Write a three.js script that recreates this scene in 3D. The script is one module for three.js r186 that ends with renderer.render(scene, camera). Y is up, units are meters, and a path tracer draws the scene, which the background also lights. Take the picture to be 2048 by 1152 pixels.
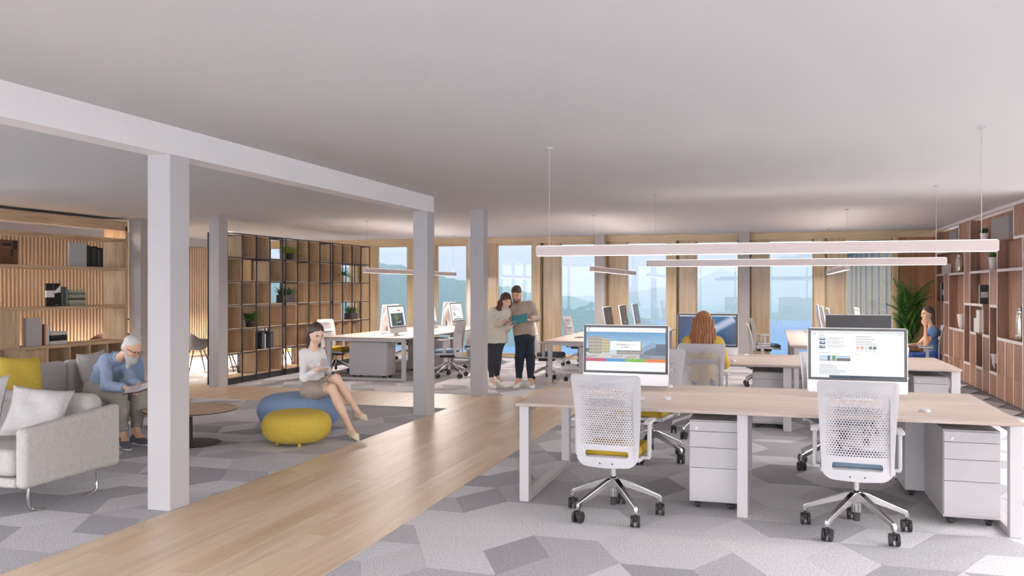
import * as THREE from 'three';
import { RoundedBoxGeometry } from 'three/addons/geometries/RoundedBoxGeometry.js';
import { mergeGeometries, toCreasedNormals } from 'three/addons/utils/BufferGeometryUtils.js';
import { ImprovedNoise } from 'three/addons/math/ImprovedNoise.js';
import { RectAreaLightUniformsLib } from 'three/addons/lights/RectAreaLightUniformsLib.js';

// ---------------------------------------------------------------- camera, sky, sun, exposure
const scene = new THREE.Scene();
const renderer = new THREE.WebGLRenderer({ antialias: true });
renderer.toneMapping = THREE.LinearToneMapping;
renderer.toneMappingExposure = 1.52;
renderer.shadowMap.enabled = true;
RectAreaLightUniformsLib.init();

const FOCAL = 1719, YAW = Math.atan(516 / FOCAL), EYE = 1.65;      // pixels of a 2048 x 1152 frame; metres
const camera = new THREE.PerspectiveCamera(2 * Math.atan(576 / FOCAL) * 180 / Math.PI, 2048 / 1152, 0.1, 30000);
camera.position.set(0, EYE, 0);
camera.rotation.y = YAW;

const SKY = 5.4, PANE = 0.14;
{ // a bright, thinly overcast sky: lighter overhead than at the horizon
  const W = 256, H = 128, d = new Float32Array(W * H * 4);
  for (let j = 0; j < H; j++) {
    const up = Math.max(0, Math.sin(((j + 0.5) / H - 0.5) * Math.PI)), k = up, lift = SKY * (1 + 1.3 * up);
    for (let i = 0; i < W; i++) {
      const o = (j * W + i) * 4;
      d[o] = lift * (0.98 - 0.04 * k); d[o + 1] = lift * (0.98 - 0.03 * k); d[o + 2] = lift * (1.0 - 0.02 * k); d[o + 3] = 1;
    }
  }
  const t = new THREE.DataTexture(d, W, H, THREE.RGBAFormat, THREE.FloatType);
  t.mapping = THREE.EquirectangularReflectionMapping; t.magFilter = THREE.LinearFilter; t.needsUpdate = true;
  scene.background = t;
}
const sun = new THREE.DirectionalLight(0xfff6ee, 16);            // high, beyond the window front
sun.position.set(-14, 46, -38); sun.target.position.set(-3, 0, -14); sun.castShadow = true; sun.shadow.radius = 3;
sun.shadow.camera.left = sun.shadow.camera.bottom = -30; sun.shadow.camera.right = sun.shadow.camera.top = 30; sun.shadow.camera.far = 120;
sun.shadow.mapSize.set(2048, 2048);
scene.add(sun, sun.target);

// ---------------------------------------------------------------- helpers
let seed = 12345;
const rnd = () => { seed = (seed * 1664525 + 1013904223) % 4294967296; return seed / 4294967296; };
const rr = (a, b) => a + (b - a) * rnd();
const V = (x, y, z) => new THREE.Vector3(x, y, z);
const noise = new ImprovedNoise();
const cy = Math.cos(YAW), sy = Math.sin(YAW);
const ray = (px, py) => { const x = (px - 1024) / FOCAL; return V(x * cy - sy, -(py - 576) / FOCAL, -x * sy - cy); };
const at = (px, py, depth) => ray(px, py).multiplyScalar(depth).add(V(0, EYE, 0));       // pixel + distance along the view axis
const names = {};
function numbered(n) { const k = names[n] = (names[n] ?? -1) + 1; return k ? n + '_' + String(k).padStart(3, '0') : n; }
function tag(o, label, category, group) { o.userData.label = label; o.userData.category = category; if (group) o.userData.group = group; return o; }
function part(name, geo, m, parent, x = 0, y = 0, z = 0) {
  const o = new THREE.Mesh(geo, m); o.name = name; o.position.set(x, y, z); o.castShadow = o.receiveShadow = true; parent.add(o); return o;
}
function thing(name, label, category, pos = [0, 0, 0], turn = 0, group) {
  const g = new THREE.Group(); g.name = numbered(name); g.position.set(...pos); g.rotation.y = turn; scene.add(g); return tag(g, label, category, group);
}
function single(name, geo, m, pos, label, category, group) {
  const o = part(numbered(name), geo, m, scene, ...pos); return tag(o, label, category, group);
}
function struct(name, geo, m, pos = [0, 0, 0]) {
  const o = geo ? part(name, geo, m, scene, ...pos) : new THREE.Group();
  if (!geo) { o.name = name; o.position.set(...pos); scene.add(o); }
  o.userData.kind = 'structure'; return o;
}
function copyOf(src, pos, turn, label, group) {
  const c = src.clone(); c.name = numbered(src.name.replace(/_\d{3}$/, '')); c.position.set(...pos); c.rotation.y = turn; scene.add(c);
  c.userData = { ...src.userData }; tag(c, label, src.userData.category, group ?? src.userData.group); return c;
}
// texture coordinates in metres, the grain (v) along one axis
function grain(geo, axis = 0, s = 1, jitter = true) {
  const p = geo.attributes.position, n = geo.attributes.normal, uv = new Float32Array(p.count * 2), ou = jitter ? rnd() * 7 : 0, ov = jitter ? rnd() * 7 : 0;
  for (let i = 0; i < p.count; i++) {
    const c = [p.getX(i), p.getY(i), p.getZ(i)], a = [Math.abs(n.getX(i)), Math.abs(n.getY(i)), Math.abs(n.getZ(i))];
    const k = a[0] > a[1] && a[0] > a[2] ? 0 : a[1] > a[2] ? 1 : 2, rest = [0, 1, 2].filter((q) => q !== k);
    const v = rest.includes(axis) ? axis : rest[1], u = rest.find((q) => q !== v);
    uv[i * 2] = c[u] * s + ou; uv[i * 2 + 1] = c[v] * s + ov;
  }
  geo.setAttribute('uv', new THREE.BufferAttribute(uv, 2)); return geo;
}
const box = (w, h, d, axis = 0, x = 0, y = 0, z = 0, s = 1) => { const g = new THREE.BoxGeometry(w, h, d); grain(g, axis, s); if (x || y || z) g.translate(x, y, z); return g; };
const rbox = (w, h, d, r = 0.006, axis = 0, x = 0, y = 0, z = 0, seg = 2) => { const g = new RoundedBoxGeometry(w, h, d, seg, Math.min(r, w / 2.01, h / 2.01, d / 2.01)); grain(g, axis); if (x || y || z) g.translate(x, y, z); return g; };
const cyl = (r1, r2, h, n = 20, x = 0, y = 0, z = 0) => { const g = new THREE.CylinderGeometry(r1, r2, h, n); if (x || y || z) g.translate(x, y, z); return g; };
const lathe = (pts, n = 28) => new THREE.LatheGeometry(pts.map((p) => new THREE.Vector2(p[0], p[1])), n);
const tube = (pts, r, n = 8, seg = 0, closed = false) => new THREE.TubeGeometry(new THREE.CatmullRomCurve3(pts.map((p) => (p.isVector3 ? p : V(...p))), closed, 'centripetal'), seg || pts.length * 6, r, n, closed);
function rod(a, b, r1, r2 = r1, n = 8) {
  const d = b.clone().sub(a), g = new THREE.CylinderGeometry(r2, r1, d.length(), n);
  g.applyQuaternion(new THREE.Quaternion().setFromUnitVectors(V(0, 1, 0), d.normalize())); g.translate((a.x + b.x) / 2, (a.y + b.y) / 2, (a.z + b.z) / 2); return g;
}
function merge(list) {
  const out = list.map((g) => { const q = g.index ? g.toNonIndexed() : g; for (const k of Object.keys(q.attributes)) if (!['position', 'normal', 'uv'].includes(k)) q.deleteAttribute(k); if (!q.attributes.uv) q.setAttribute('uv', new THREE.BufferAttribute(new Float32Array(q.attributes.position.count * 2), 2)); return q; });
  return mergeGeometries(out);
}

// ---------------------------------------------------------------- materials
function dataTex(W, H, f, repeat = 1, srgb = true) {
  const d = new Uint8Array(W * H * 4);
  for (let j = 0; j < H; j++) for (let i = 0; i < W; i++) { const c = f(i / W, j / H, i, j), o = (j * W + i) * 4; for (let k = 0; k < 3; k++) d[o + k] = Math.max(0, Math.min(255, (Array.isArray(c) ? c[k] : c) * 255)); d[o + 3] = 255; }
  const t = new THREE.DataTexture(d, W, H); t.wrapS = t.wrapT = THREE.RepeatWrapping; t.magFilter = THREE.LinearFilter; t.minFilter = THREE.LinearMipmapLinearFilter; t.generateMipmaps = true;
  if (srgb) t.colorSpace = THREE.SRGBColorSpace; if (repeat !== 1) t.repeat.set(repeat, repeat); t.needsUpdate = true; return t;
}
// noise that repeats over the unit square
const pn = (u, v, fu, fv, z) => { const n = (a, b) => noise.noise(a * fu, b * fv, z), s = (t) => t; const a = n(u, v), b = n(u - 1, v), c = n(u, v - 1), d = n(u - 1, v - 1); return (a * (1 - s(u)) + b * u) * (1 - v) + (c * (1 - u) + d * u) * v; };
// wood: grain along v; repeats every metre across and every two along
const woodMap = (strength, z, knots = 0) => dataTex(512, 512, (u, v) => {
  const warp = pn(u, v, 3, 1.5, z) * 0.05;
  let g = pn(u + warp, v, 26, 1.6, z + 3) * 0.55 + pn(u + warp, v, 90, 4, z + 7) * 0.35 + pn(u, v, 220, 12, z + 11) * 0.25 + pn(u, v, 5, 0.8, z + 5) * 0.45;
  if (knots) { const k = pn(u, v, 9, 6, z + 20); if (k > 0.42) g -= (k - 0.42) * knots; }
  const m = 0.88 + g * strength; return [m, m - Math.max(0, -g) * strength * 0.25, m - Math.max(0, -g) * strength * 0.45];
});
const WOOD_FINE = woodMap(0.16, 1), WOOD_OAK = woodMap(0.26, 4, 1.2), WOOD_BOLD = woodMap(0.3, 9, 0.8), WOOD_FLOOR = woodMap(0.15, 15, 1.0);
const CARPET = dataTex(512, 512, (u, v, i, j) => { const h = Math.sin(i * 127.1 + j * 311.7) * 43758.5453, q = h - Math.floor(h); return 0.86 + (q - 0.5) * 0.16 + pn(u, v, 60, 60, 2) * 0.16 + pn(u, v, 150, 40, 8) * 0.12; });
const WEAVE = dataTex(256, 256, (u, v, i, j) => 0.88 + 0.06 * Math.sin(i * Math.PI / 2) * Math.sin(j * Math.PI / 2) + pn(u, v, 40, 40, 6) * 0.12 + pn(u, v, 9, 9, 3) * 0.05);
const PLASTER = dataTex(256, 256, (u, v) => 0.97 + pn(u, v, 30, 30, 12) * 0.012);
const M = {};
function mat(key, color, rough = 0.6, more = {}) {
  return M[key] = new THREE.MeshPhysicalMaterial({ color: new THREE.Color(color), roughness: rough, ...more, name: key });
}
mat('ceiling', '#c7c6c7', 0.95);
mat('beam_paint', '#e6e2e1', 0.9, { map: PLASTER });
mat('plaster', '#bcb7b7', 0.9, { map: PLASTER });
mat('carpet_base', '#77747a', 1);
const carpetTones = ['#e9e5e8', '#dcd8db', '#cbc7cb', '#b7b3b8', '#e3dfe2'].map((c, i) => mat('carpet' + i, c, 1, { map: CARPET, bumpMap: CARPET, bumpScale: 0.002 }));
const plankMats = ['#f0d3b2', '#edceac', '#f2d8b9', '#eac9a6', '#efd2b3'].map((c, i) => mat('plank' + i, c, 0.34, { map: WOOD_FLOOR, bumpMap: WOOD_FLOOR, bumpScale: 0.0004 }));
mat('desk', '#ccb9ae', 0.45, { map: WOOD_FINE });
mat('desk_edge', '#c8b09c', 0.5, { map: WOOD_FINE });
mat('white_metal', '#bbb5b6', 0.4);
mat('white_plastic', '#bbb6b8', 0.42);
mat('chrome', '#d9d8d8', 0.16, { metalness: 1 });
mat('steel', '#c9c8c8', 0.3, { metalness: 1 });
mat('black_plastic', '#2a2628', 0.5);
mat('dark_metal', '#3f3b40', 0.5, { metalness: 0.3 });
mat('oak', '#e0c19d', 0.6, { map: WOOD_OAK });
mat('oak_panel', '#e8c5a0', 0.6, { map: WOOD_OAK });
mat('slat', '#efd2b2', 0.55, { map: WOOD_FINE });
mat('walnut', '#cda087', 0.55, { map: WOOD_BOLD });
mat('walnut2', '#c4967d', 0.55, { map: WOOD_BOLD });
mat('walnut_dark', '#a87f69', 0.6, { map: WOOD_BOLD });
mat('facade', '#e6cda4', 0.35, { map: WOOD_FINE });
mat('facade_panel', '#d8bd97', 0.22, { map: WOOD_FINE });
mat('facade_gloss', '#c08d66', 0.12, { map: WOOD_BOLD });
mat('soil', '#5a4536', 0.9);
mat('shelf_edge', '#f2e9e6', 0.5);
mat('glass', new THREE.Color(PANE * 0.93, PANE, PANE * 1.1), 0.0, { transmission: 1, thickness: 0, ior: 1.45 });
mat('clear_pane', '#ffffff', 0, { transmission: 1, thickness: 0, ior: 1.45 });
mat('grey_box', '#a39d9c', 0.8);
mat('clear_glass', '#e8ecea', 0.02, { transmission: 1, thickness: 0.01, ior: 1.5 });
mat('sofa', '#cfc7c1', 0.95, { map: WEAVE, bumpMap: WEAVE, bumpScale: 0.0008, sheen: 0.3 });
mat('sofa_light', '#d9d3d0', 0.95, { map: WEAVE, bumpMap: WEAVE, bumpScale: 0.0008, sheen: 0.3 });
mat('yellow', '#e8c650', 0.85, { map: WEAVE, sheen: 0.3 });
mat('yellow_seat', '#c9a42c', 0.85, { map: WEAVE });
mat('blue', '#98b3da', 0.9, { map: WEAVE, sheen: 0.3 });
mat('blue_seat', '#8397ab', 0.85, { map: WEAVE });
mat('slate_seat', '#5f6c7c', 0.85, { map: WEAVE });
mat('silver', '#d4d0d1', 0.35, { metalness: 0.35 });
mat('bezel', '#2e2a2c', 0.3);
mat('bezel_grey', '#4c4a4a', 0.35);
mat('leaf', '#5a8a3a', 0.55, { side: THREE.DoubleSide });
mat('leaf_dark', '#416b35', 0.6, { side: THREE.DoubleSide });
mat('leaf_lime', '#9db53c', 0.55, { side: THREE.DoubleSide });
mat('pot', '#e9e5e3', 0.5);
mat('planter', '#3b3337', 0.7);
// ---------------------------------------------------------------- room shell
const CEIL = 2.85, FACADE = -19.5, RIGHT = 3.27, LEFT = -13.4, REAR = 3.2, LOUNGE = -9.7;
const WOOD_X0 = -4.23, WOOD_X1 = -2.45;
{
  const fl = struct('floor', box(RIGHT - LEFT + 0.6, 0.2, REAR - FACADE + 0.6, 0), M.carpet_base, [(RIGHT + LEFT) / 2, -0.112, (REAR + FACADE) / 2]);
  // oak planks of the walkway, the crossing aisle and the stub beside the window desks
  const planks = [], W = 0.178;
  const fill = (x0, x1, z0, z1, len) => {
    let col = 0;
    for (let x = x0; x < x1 - 0.02; x += W, col++) {
      const w = Math.min(W, x1 - x) - 0.0015;
      let z = z1 + (len > 1.6 ? -((col * 0.73) % 1) * len : 0);
      for (; z > z0 - 0.001; z -= len) {
        const a = Math.min(z, z1), b = Math.max(z - len, z0); if (a - b < 0.05) continue;
        planks.push([x + w / 2, (a + b) / 2, w, a - b - 0.0015]);
      }
    }
  };
  fill(WOOD_X0, WOOD_X1, -12.5, 2.9, 1.95);
  fill(-13.3, WOOD_X0, -12.5, -11.0, 1.5);
  fill(-3.6, WOOD_X1, -15.2, -12.5, 1.9);
  for (const [x, z, w, d] of planks) part('plank', box(w, 0.02, d, 2, 0, 0, 0, 0.5), plankMats[Math.floor(rnd() * 5)], fl, x - fl.position.x, -fl.position.y - 0.006, z - fl.position.z);
  const wood = (x, z) => (x > WOOD_X0 && x < WOOD_X1 && z > -12.5) || (x < WOOD_X0 && z > -12.5 && z < -11) || (x > -3.6 && x < WOOD_X1 && z > -15.2 && z <= -12.5);
  // carpet tiles: three rhombi to a hexagon, on a triangular lattice
  const A = [0.43, 0], B = [0.215, -0.41], O = [-1.94, -5.53], L = (i, j) => [O[0] + i * A[0] + j * B[0], O[1] + j * B[1]];
  const ring = [[1, 0], [0, 1], [-1, 1], [-1, 0], [0, -1], [1, -1]], kinds = [[0, 1, 2], [2, 3, 4], [4, 5, 0]];
  const rhombus = kinds.map((k) => {
    const s = new THREE.Shape(), q = [[0, 0], ...k.map((n) => ring[n])].map(([i, j]) => [i * A[0] + j * B[0], -(j * B[1])]);
    const cx = q.reduce((a, p) => a + p[0], 0) / 4, cz = q.reduce((a, p) => a + p[1], 0) / 4;
    q.forEach(([x, y], n) => { const X = cx + (x - cx) * 0.997, Y = cz + (y - cz) * 0.997; n ? s.lineTo(X, Y) : s.moveTo(X, Y); });
    const g = new THREE.ExtrudeGeometry(s, { depth: 0.01, bevelEnabled: false }); g.rotateX(-Math.PI / 2); grain(g, 2, 1.3); return { g, cx, cz: -cz };
  });
  const tiles = [];
  for (let j = -24; j < 36; j++) for (let i = -50; i < 40; i++) {
    if ((((i - j) % 3) + 3) % 3) continue;
    const [x, z] = L(i, j);
    kinds.forEach((k, n) => {
      const X = x + rhombus[n].cx, Z = z + rhombus[n].cz;
      if (X < LEFT || X > RIGHT || Z < FACADE || Z > 2.9) return;
      const pts = [[0, 0], ...k.map((q) => ring[q])].map(([a, b]) => L(i + a, j + b));
      if (pts.every(([px, pz]) => wood(px, pz))) return;
      const depth = -X * sy - Z * cy, side = (X * cy - Z * sy) / Math.max(depth, 0.01);
      const seen = depth > 4 && Math.abs(side) < 0.62 && !(X < -8.9 && Z < -8);
      tiles.push({ x, z, n, seen, depth, tone: [0, 1, 2, 3, 4, 0, 2, 3][Math.floor(rnd() * 8)] });
    });
  }
  tiles.sort((a, b) => (a.seen ? a.depth : 1e3 + a.depth) - (b.seen ? b.depth : 1e3 + b.depth));
  const rest = [];
  tiles.forEach((t, k) => {
    if (k < 300) { part('carpet_tile', rhombus[t.n].g, carpetTones[t.tone], fl, t.x - fl.position.x, -0.010 - fl.position.y, t.z - fl.position.z); return; }
    const g = rhombus[t.n].g.clone(), c = carpetTones[t.tone].color, col = new Float32Array(g.attributes.position.count * 3);
    for (let q = 0; q < col.length; q += 3) { col[q] = c.r; col[q + 1] = c.g; col[q + 2] = c.b; }
    g.setAttribute('color', new THREE.BufferAttribute(col, 3)); g.translate(t.x - fl.position.x, -0.010 - fl.position.y, t.z - fl.position.z); rest.push(g);
  });
  const far = part('carpet_tiles', mergeGeometries(rest), mat('carpet_far', '#ffffff', 1, { map: CARPET, vertexColors: true }), fl); far.userData.kind = 'stuff';
}
struct('ceiling', box(RIGHT - LEFT + 0.6, 0.25, REAR - FACADE + 0.6), M.ceiling, [(RIGHT + LEFT) / 2, CEIL + 0.125, (REAR + FACADE) / 2]);
struct('beam', box(0.2, 0.21, 13.7, 2), M.beam_paint, [-4.34, CEIL - 0.105, -3.7]);
for (const [x, z, w, d, h] of [[-4.34, -5.46, 0.2, 0.22, CEIL - 0.21], [-4.33, -10.42, 0.2, 0.24, CEIL - 0.21], [-4.28, -12.5, 0.215, 0.2, CEIL], [-8.88, -12.42, 0.19, 0.25, CEIL], [-10.62, -12.58, 0.24, 0.2, CEIL], [-3.69, -19.25, 0.22, 0.2, CEIL], [-0.53, -19.25, 0.22, 0.2, CEIL], [-6.75, -19.25, 0.2, 0.2, CEIL]])
  struct(numbered('column'), rbox(w, h, d, 0.004, 1), M.plaster, [x, h / 2 + 0.001, z]);

// window front at the far end
{
  const wall = struct('wall_back', box(LEFT * -1 + RIGHT + 0.6, 0.14, 0.24), M.facade, [(LEFT + RIGHT) / 2, CEIL - 0.071, FACADE - 0.05]);
  const ox = wall.position.x, oy = wall.position.y, oz = wall.position.z, H = CEIL - 0.15;
  part('sill', box(LEFT * -1 + RIGHT + 0.6, 0.05, 0.3), M.facade, wall, 0, 0.026 - oy, 0);
  const put = (n, m, x0, x1, d, z, y0 = 0.05, y1 = CEIL - 0.14) => part(n, box(x1 - x0, y1 - y0, d, 1, 0, 0, 0, 0.5), m, wall, (x0 + x1) / 2 - ox, (y0 + y1) / 2 - oy, z - oz);
  const opens = [[-12.49, -11.62], [-10.93, -10.07], [-9.37, -8.51], [-7.78, -6.97], [-6.24, -5.35], [-4.69, -3.80], [-3.13, -2.21], [-1.58, -0.65], [-0.03, 0.90], [1.52, 2.45]];
  let left = -13.6;
  opens.forEach(([a, b], k) => {
    if (k === 0) { put('panel', M.facade_panel, left, a - 0.3, 0.1, FACADE - 0.05); put('post', M.facade, a - 0.3, a, 0.3, FACADE - 0.06); }
    else if (a - left > 0.5) {
      put('post', M.facade, left, left + 0.21, 0.34, FACADE - 0.07);
      put('recess_back', M.facade, left + 0.2, a, 0.04, FACADE - 0.135);
      put('panel', M.facade_panel, left + 0.26, a, 0.1, FACADE - 0.06);
    }
    const w = struct('window_' + (k + 1), null, null, [(a + b) / 2, 0, FACADE - 0.06]);
    part('frame', merge([box(b - a, 0.05, 0.06, 0, 0, 0.075, 0), box(b - a, 0.05, 0.06, 0, 0, CEIL - 0.165, 0), box(0.03, H - 0.1, 0.06, 1, -(b - a) / 2 + 0.015, CEIL / 2 - 0.04, 0), box(0.03, H - 0.1, 0.06, 1, (b - a) / 2 - 0.015, CEIL / 2 - 0.04, 0)]), M.facade, w);
    const pane = new THREE.PlaneGeometry(b - a - 0.05, H - 0.1); part('pane', pane, M.glass, w, 0, CEIL / 2 - 0.045, 0);
    left = b;
  });
  put('post', M.facade, 2.45, 2.55, 0.3, FACADE - 0.05);
  put('gloss_panel', M.facade_gloss, 2.55, RIGHT + 0.1, 0.08, FACADE - 0.03);
}
// left wall: vertical oak slats on a ground of the same wood
{
  const w = struct('wall_left', box(0.2, CEIL, -8.4 - FACADE, 2), M.slat, [LEFT - 0.1, CEIL / 2, (FACADE - 8.4) / 2]);
  const g = box(0.075, CEIL - 0.32, 0.044, 1, 0, 0, 0, 0.5), P = 0.0875;
  for (let z = FACADE + 0.1; z < -8.6; z += P) part('slat', g, M.slat, w, 0.1 + 0.0376, -0.06, z - w.position.z);
  part('header', box(0.06, 0.2, -8.4 - FACADE, 2), M.plaster, w, 0.131, CEIL / 2 - 0.101, 0);
  part('skirting', box(0.05, 0.1, -8.4 - FACADE, 2), M.slat, w, 0.126, -CEIL / 2 + 0.05, 0);
}
// right-hand wall: solid behind the shelving, glazed from there to the near end; glazed rear wall behind the viewer
{
  struct('wall_right', box(0.2, CEIL, 7.6, 2), M.plaster, [RIGHT + 0.52, CEIL / 2, -16.2]);
  let n = 11;
  const glazed = (x, z, len, turn, bays, pier = 0.07) => {
    const w = struct('window_' + n++, null, null, [x, 0, z]); w.rotation.y = turn;
    const g = [box(len, 0.12, 0.12, 0, 0, 0.06, 0), box(len, 0.12, 0.12, 0, 0, CEIL - 0.06, 0)];
    for (let k = 0; k <= bays; k++) g.push(box(pier, CEIL, 0.12, 1, -len / 2 + (len * k) / bays, CEIL / 2, 0));
    part('frame', merge(g), M.facade, w);
    const pg = new THREE.PlaneGeometry(len / bays - pier - 0.01, CEIL - 0.25); for (let k = 0; k < bays; k++) part('pane', pg, M.clear_pane, w, -len / 2 + (len * (k + 0.5)) / bays, CEIL / 2, 0);
  };
  glazed(RIGHT + 0.1, -4.6, 15.4, Math.PI / 2, 10, 0.66);  // unseen side; wide piers shaped to cut the light on the desks
  glazed(LOUNGE, -2.55, 11.4, Math.PI / 2, 7);  // unseen glazing added to fill the lounge with sky light
  glazed((RIGHT + LOUNGE) / 2, REAR, RIGHT - LOUNGE, 0, 8);
  glazed((LOUNGE + LEFT) / 2 - 0.05, -8.32, LOUNGE - LEFT, 0, 2);  // unseen glazing added to light the slatted wall and bookcase
}
// ---------------------------------------------------------------- landscape beyond the windows
scene.fog = new THREE.FogExp2(0xdfeaf6, 0.00017);     // thin morning haze over the lake
{
  const WATER = -150;
  const water = new THREE.CircleGeometry(16000, 64); water.rotateX(-Math.PI / 2);
  const lake = part(numbered('lake'), water, mat('water', '#2f6a92', 1), scene, 0, WATER, 0); tag(lake, 'blue lake surface stretching below the hills', 'lake');
  const ridge = (name, label, dist, depth, m, crest, z) => {
    const NX = 240, NZ = 14, p0 = crest[0][0], p1 = crest[crest.length - 1][0], pos = [], idx = [];
    const h = (px) => { let k = 0; while (k < crest.length - 2 && px > crest[k + 1][0]) k++; const [a, ya] = crest[k], [b, yb] = crest[k + 1], t = Math.min(1, Math.max(0, (px - a) / (b - a))), s = t * t * (3 - 2 * t); return ya + (yb - ya) * s; };
    for (let i = 0; i <= NX; i++) {
      const px = p0 + ((p1 - p0) * i) / NX, r = ray(px, 576), top = EYE + ((576 - h(px)) / FOCAL) * dist;
      for (let j = 0; j <= NZ; j++) {
        const t = j / NZ, f = t < 0.7 ? Math.sin((t / 0.7) * Math.PI / 2) : Math.cos(((t - 0.7) / 0.3) * Math.PI / 2), d = dist + (t - 0.7) * depth;
        const bump = (noise.noise(px * 0.03, t * 6, z) + 0.5 * noise.noise(px * 0.09, t * 14, z + 4)) * dist * 0.004 * Math.min(1, f * 1.4) * (t === 0.7 ? 0.3 : 1);
        pos.push(r.x * d, Math.max(WATER + 0.3, WATER + (top - WATER) * f + bump), r.z * d);
      }
    }
    for (let i = 0; i < NX; i++) for (let j = 0; j < NZ; j++) { const a = i * (NZ + 1) + j, b = a + NZ + 1; idx.push(a, b, a + 1, b, b + 1, a + 1); }
    const g = new THREE.BufferGeometry(); g.setAttribute('position', new THREE.Float32BufferAttribute(pos, 3)); g.setIndex(idx); g.computeVertexNormals();
    const o = part(numbered(name), g, m, scene); tag(o, label, 'mountain');
  };
  mat('woodland', '#3f6764', 1, { side: THREE.DoubleSide });
  ridge('hill', 'wooded blue-green hillside sloping down to the lake', 2600, 520, M.woodland, [[300, 552], [560, 548], [700, 535], [760, 527], [800, 529], [840, 545], [872, 552], [935, 563], [1000, 573], [1030, 576], [1065, 584], [1120, 590], [1150, 594], [1195, 608], [1250, 625], [1330, 650], [1400, 668]], 1);
  ridge('hill', 'low dark ridge along the far lake shore', 4700, 950, M.woodland, [[1080, 628], [1180, 626], [1253, 622], [1330, 618], [1392, 614], [1440, 611], [1480, 606], [1540, 607], [1580, 611], [1628, 619], [1700, 624], [1900, 628]], 7);
  ridge('mountain', 'pale distant mountain range rising to a sharp peak', 9000, 4000, M.woodland, [[900, 600], [1080, 598], [1200, 594], [1253, 584], [1335, 577], [1392, 560], [1420, 546], [1440, 540], [1480, 546], [1537, 523], [1580, 513], [1628, 504], [1680, 482], [1700, 470], [1720, 480], [1780, 500], [1900, 520], [2100, 540]], 13);
  // unseen pale paving added round the other three sides to bounce light indoors
  mat('bounce_terrace', '#8d8a8b', 0.9, { map: PLASTER });
  for (const [x, z, w, d, l] of [[RIGHT + 8.4, -7.5, 16, 22, 'unseen pale paving added to bounce light in beside the bench desks'], [LOUNGE - 8.4, -2.6, 16, 11.6, 'unseen pale paving added to bounce light into the lounge'], [(LEFT + RIGHT) / 2, REAR + 8.4, 48, 16, 'unseen pale paving added to bounce light in at the rear wall']])
    tag(part(numbered('bounce_terrace'), box(w, 0.3, d), M.bounce_terrace, scene, x, -0.36, z), l, 'bounce_terrace', 'added light-bouncing paving round the building');
  // neighbouring wing of the building: eaves over a wall with white pilasters
  const w = thing('building_wing', 'timber clad wing with white pilasters under deep eaves outside the end window', 'building', [3.6, 0, -34]);
  part('wall', box(0.3, 3.2, 26, 1), mat('wing_wall', '#d9b98f', 0.7, { map: WOOD_FINE }), w, 0.25, 1.6, 0);
  part('eaves', box(1.3, 0.16, 26.4, 2), mat('wing_eaves', '#b79d7c', 0.7), w, -0.1, 3.32, 0);
  for (let k = 0; k < 11; k++) part('pilaster', box(0.05, 3.2, 0.22, 1), M.plaster, w, 0.075, 1.6, 11.6 - k * 2.1);
}
// ---------------------------------------------------------------- bench desks
const TOP = 0.77;
function bench(label, cx, cz, len, depth, turn, frames, wide = 0.09) {
  const t = thing('bench_desk', label, 'desk', [cx, 0, cz], turn, 'bench desks'), h = TOP - 0.026;
  part('tabletop', rbox(len, 0.026, depth, 0.004, 0), M.desk, t, 0, TOP - 0.013, 0);
  for (const x of frames) {
    const fr = new THREE.Group(); fr.name = 'leg_frame'; fr.position.x = x; t.add(fr);
    for (const s of [-1, 1]) part('upright', rbox(wide, h - 0.002, 0.07, 0.004, 1), M.white_metal, fr, 0, h / 2, s * (depth / 2 - 0.1));
    part('floor_bar', rbox(wide, 0.05, depth - 0.27, 0.004, 2), M.white_metal, fr, 0, 0.026, 0);
    part('top_bar', rbox(wide, 0.05, depth - 0.27, 0.004, 2), M.white_metal, fr, 0, h - 0.026, 0);
  }
  for (const s of [-1, 1]) part('rail', box(len - 0.3, 0.04, 0.03), M.white_metal, t, 0, h - 0.03, s * 0.3);
  return t;
}
bench('long pale wood bench desk carrying the town-website and search-page computers', -0.14, -7.12, 3.46, 1.6, 0, [-1.68, -0.05, 1.695], 0.075);
bench('pale wood bench desk where the woman in yellow works', 0.23, -11.1, 3.52, 1.62, 0, [-1.71, -0.04, 1.71]);
bench('pale wood bench desk beside the black grid shelving', -6.92, -16.4, 5.0, 1.66, Math.PI / 2, [-2.42, 0, 2.42], 0.06);
bench('pale wood bench desk behind the standing couple', -2.8, -16.4, 5.0, 1.66, Math.PI / 2, [-2.42, 0, 2.42], 0.06);
bench('pale wood bench desk near the palm where the woman on the phone sits', 1.12, -16.4, 5.0, 1.66, Math.PI / 2, [-2.42, 0, 2.42], 0.06);

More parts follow.
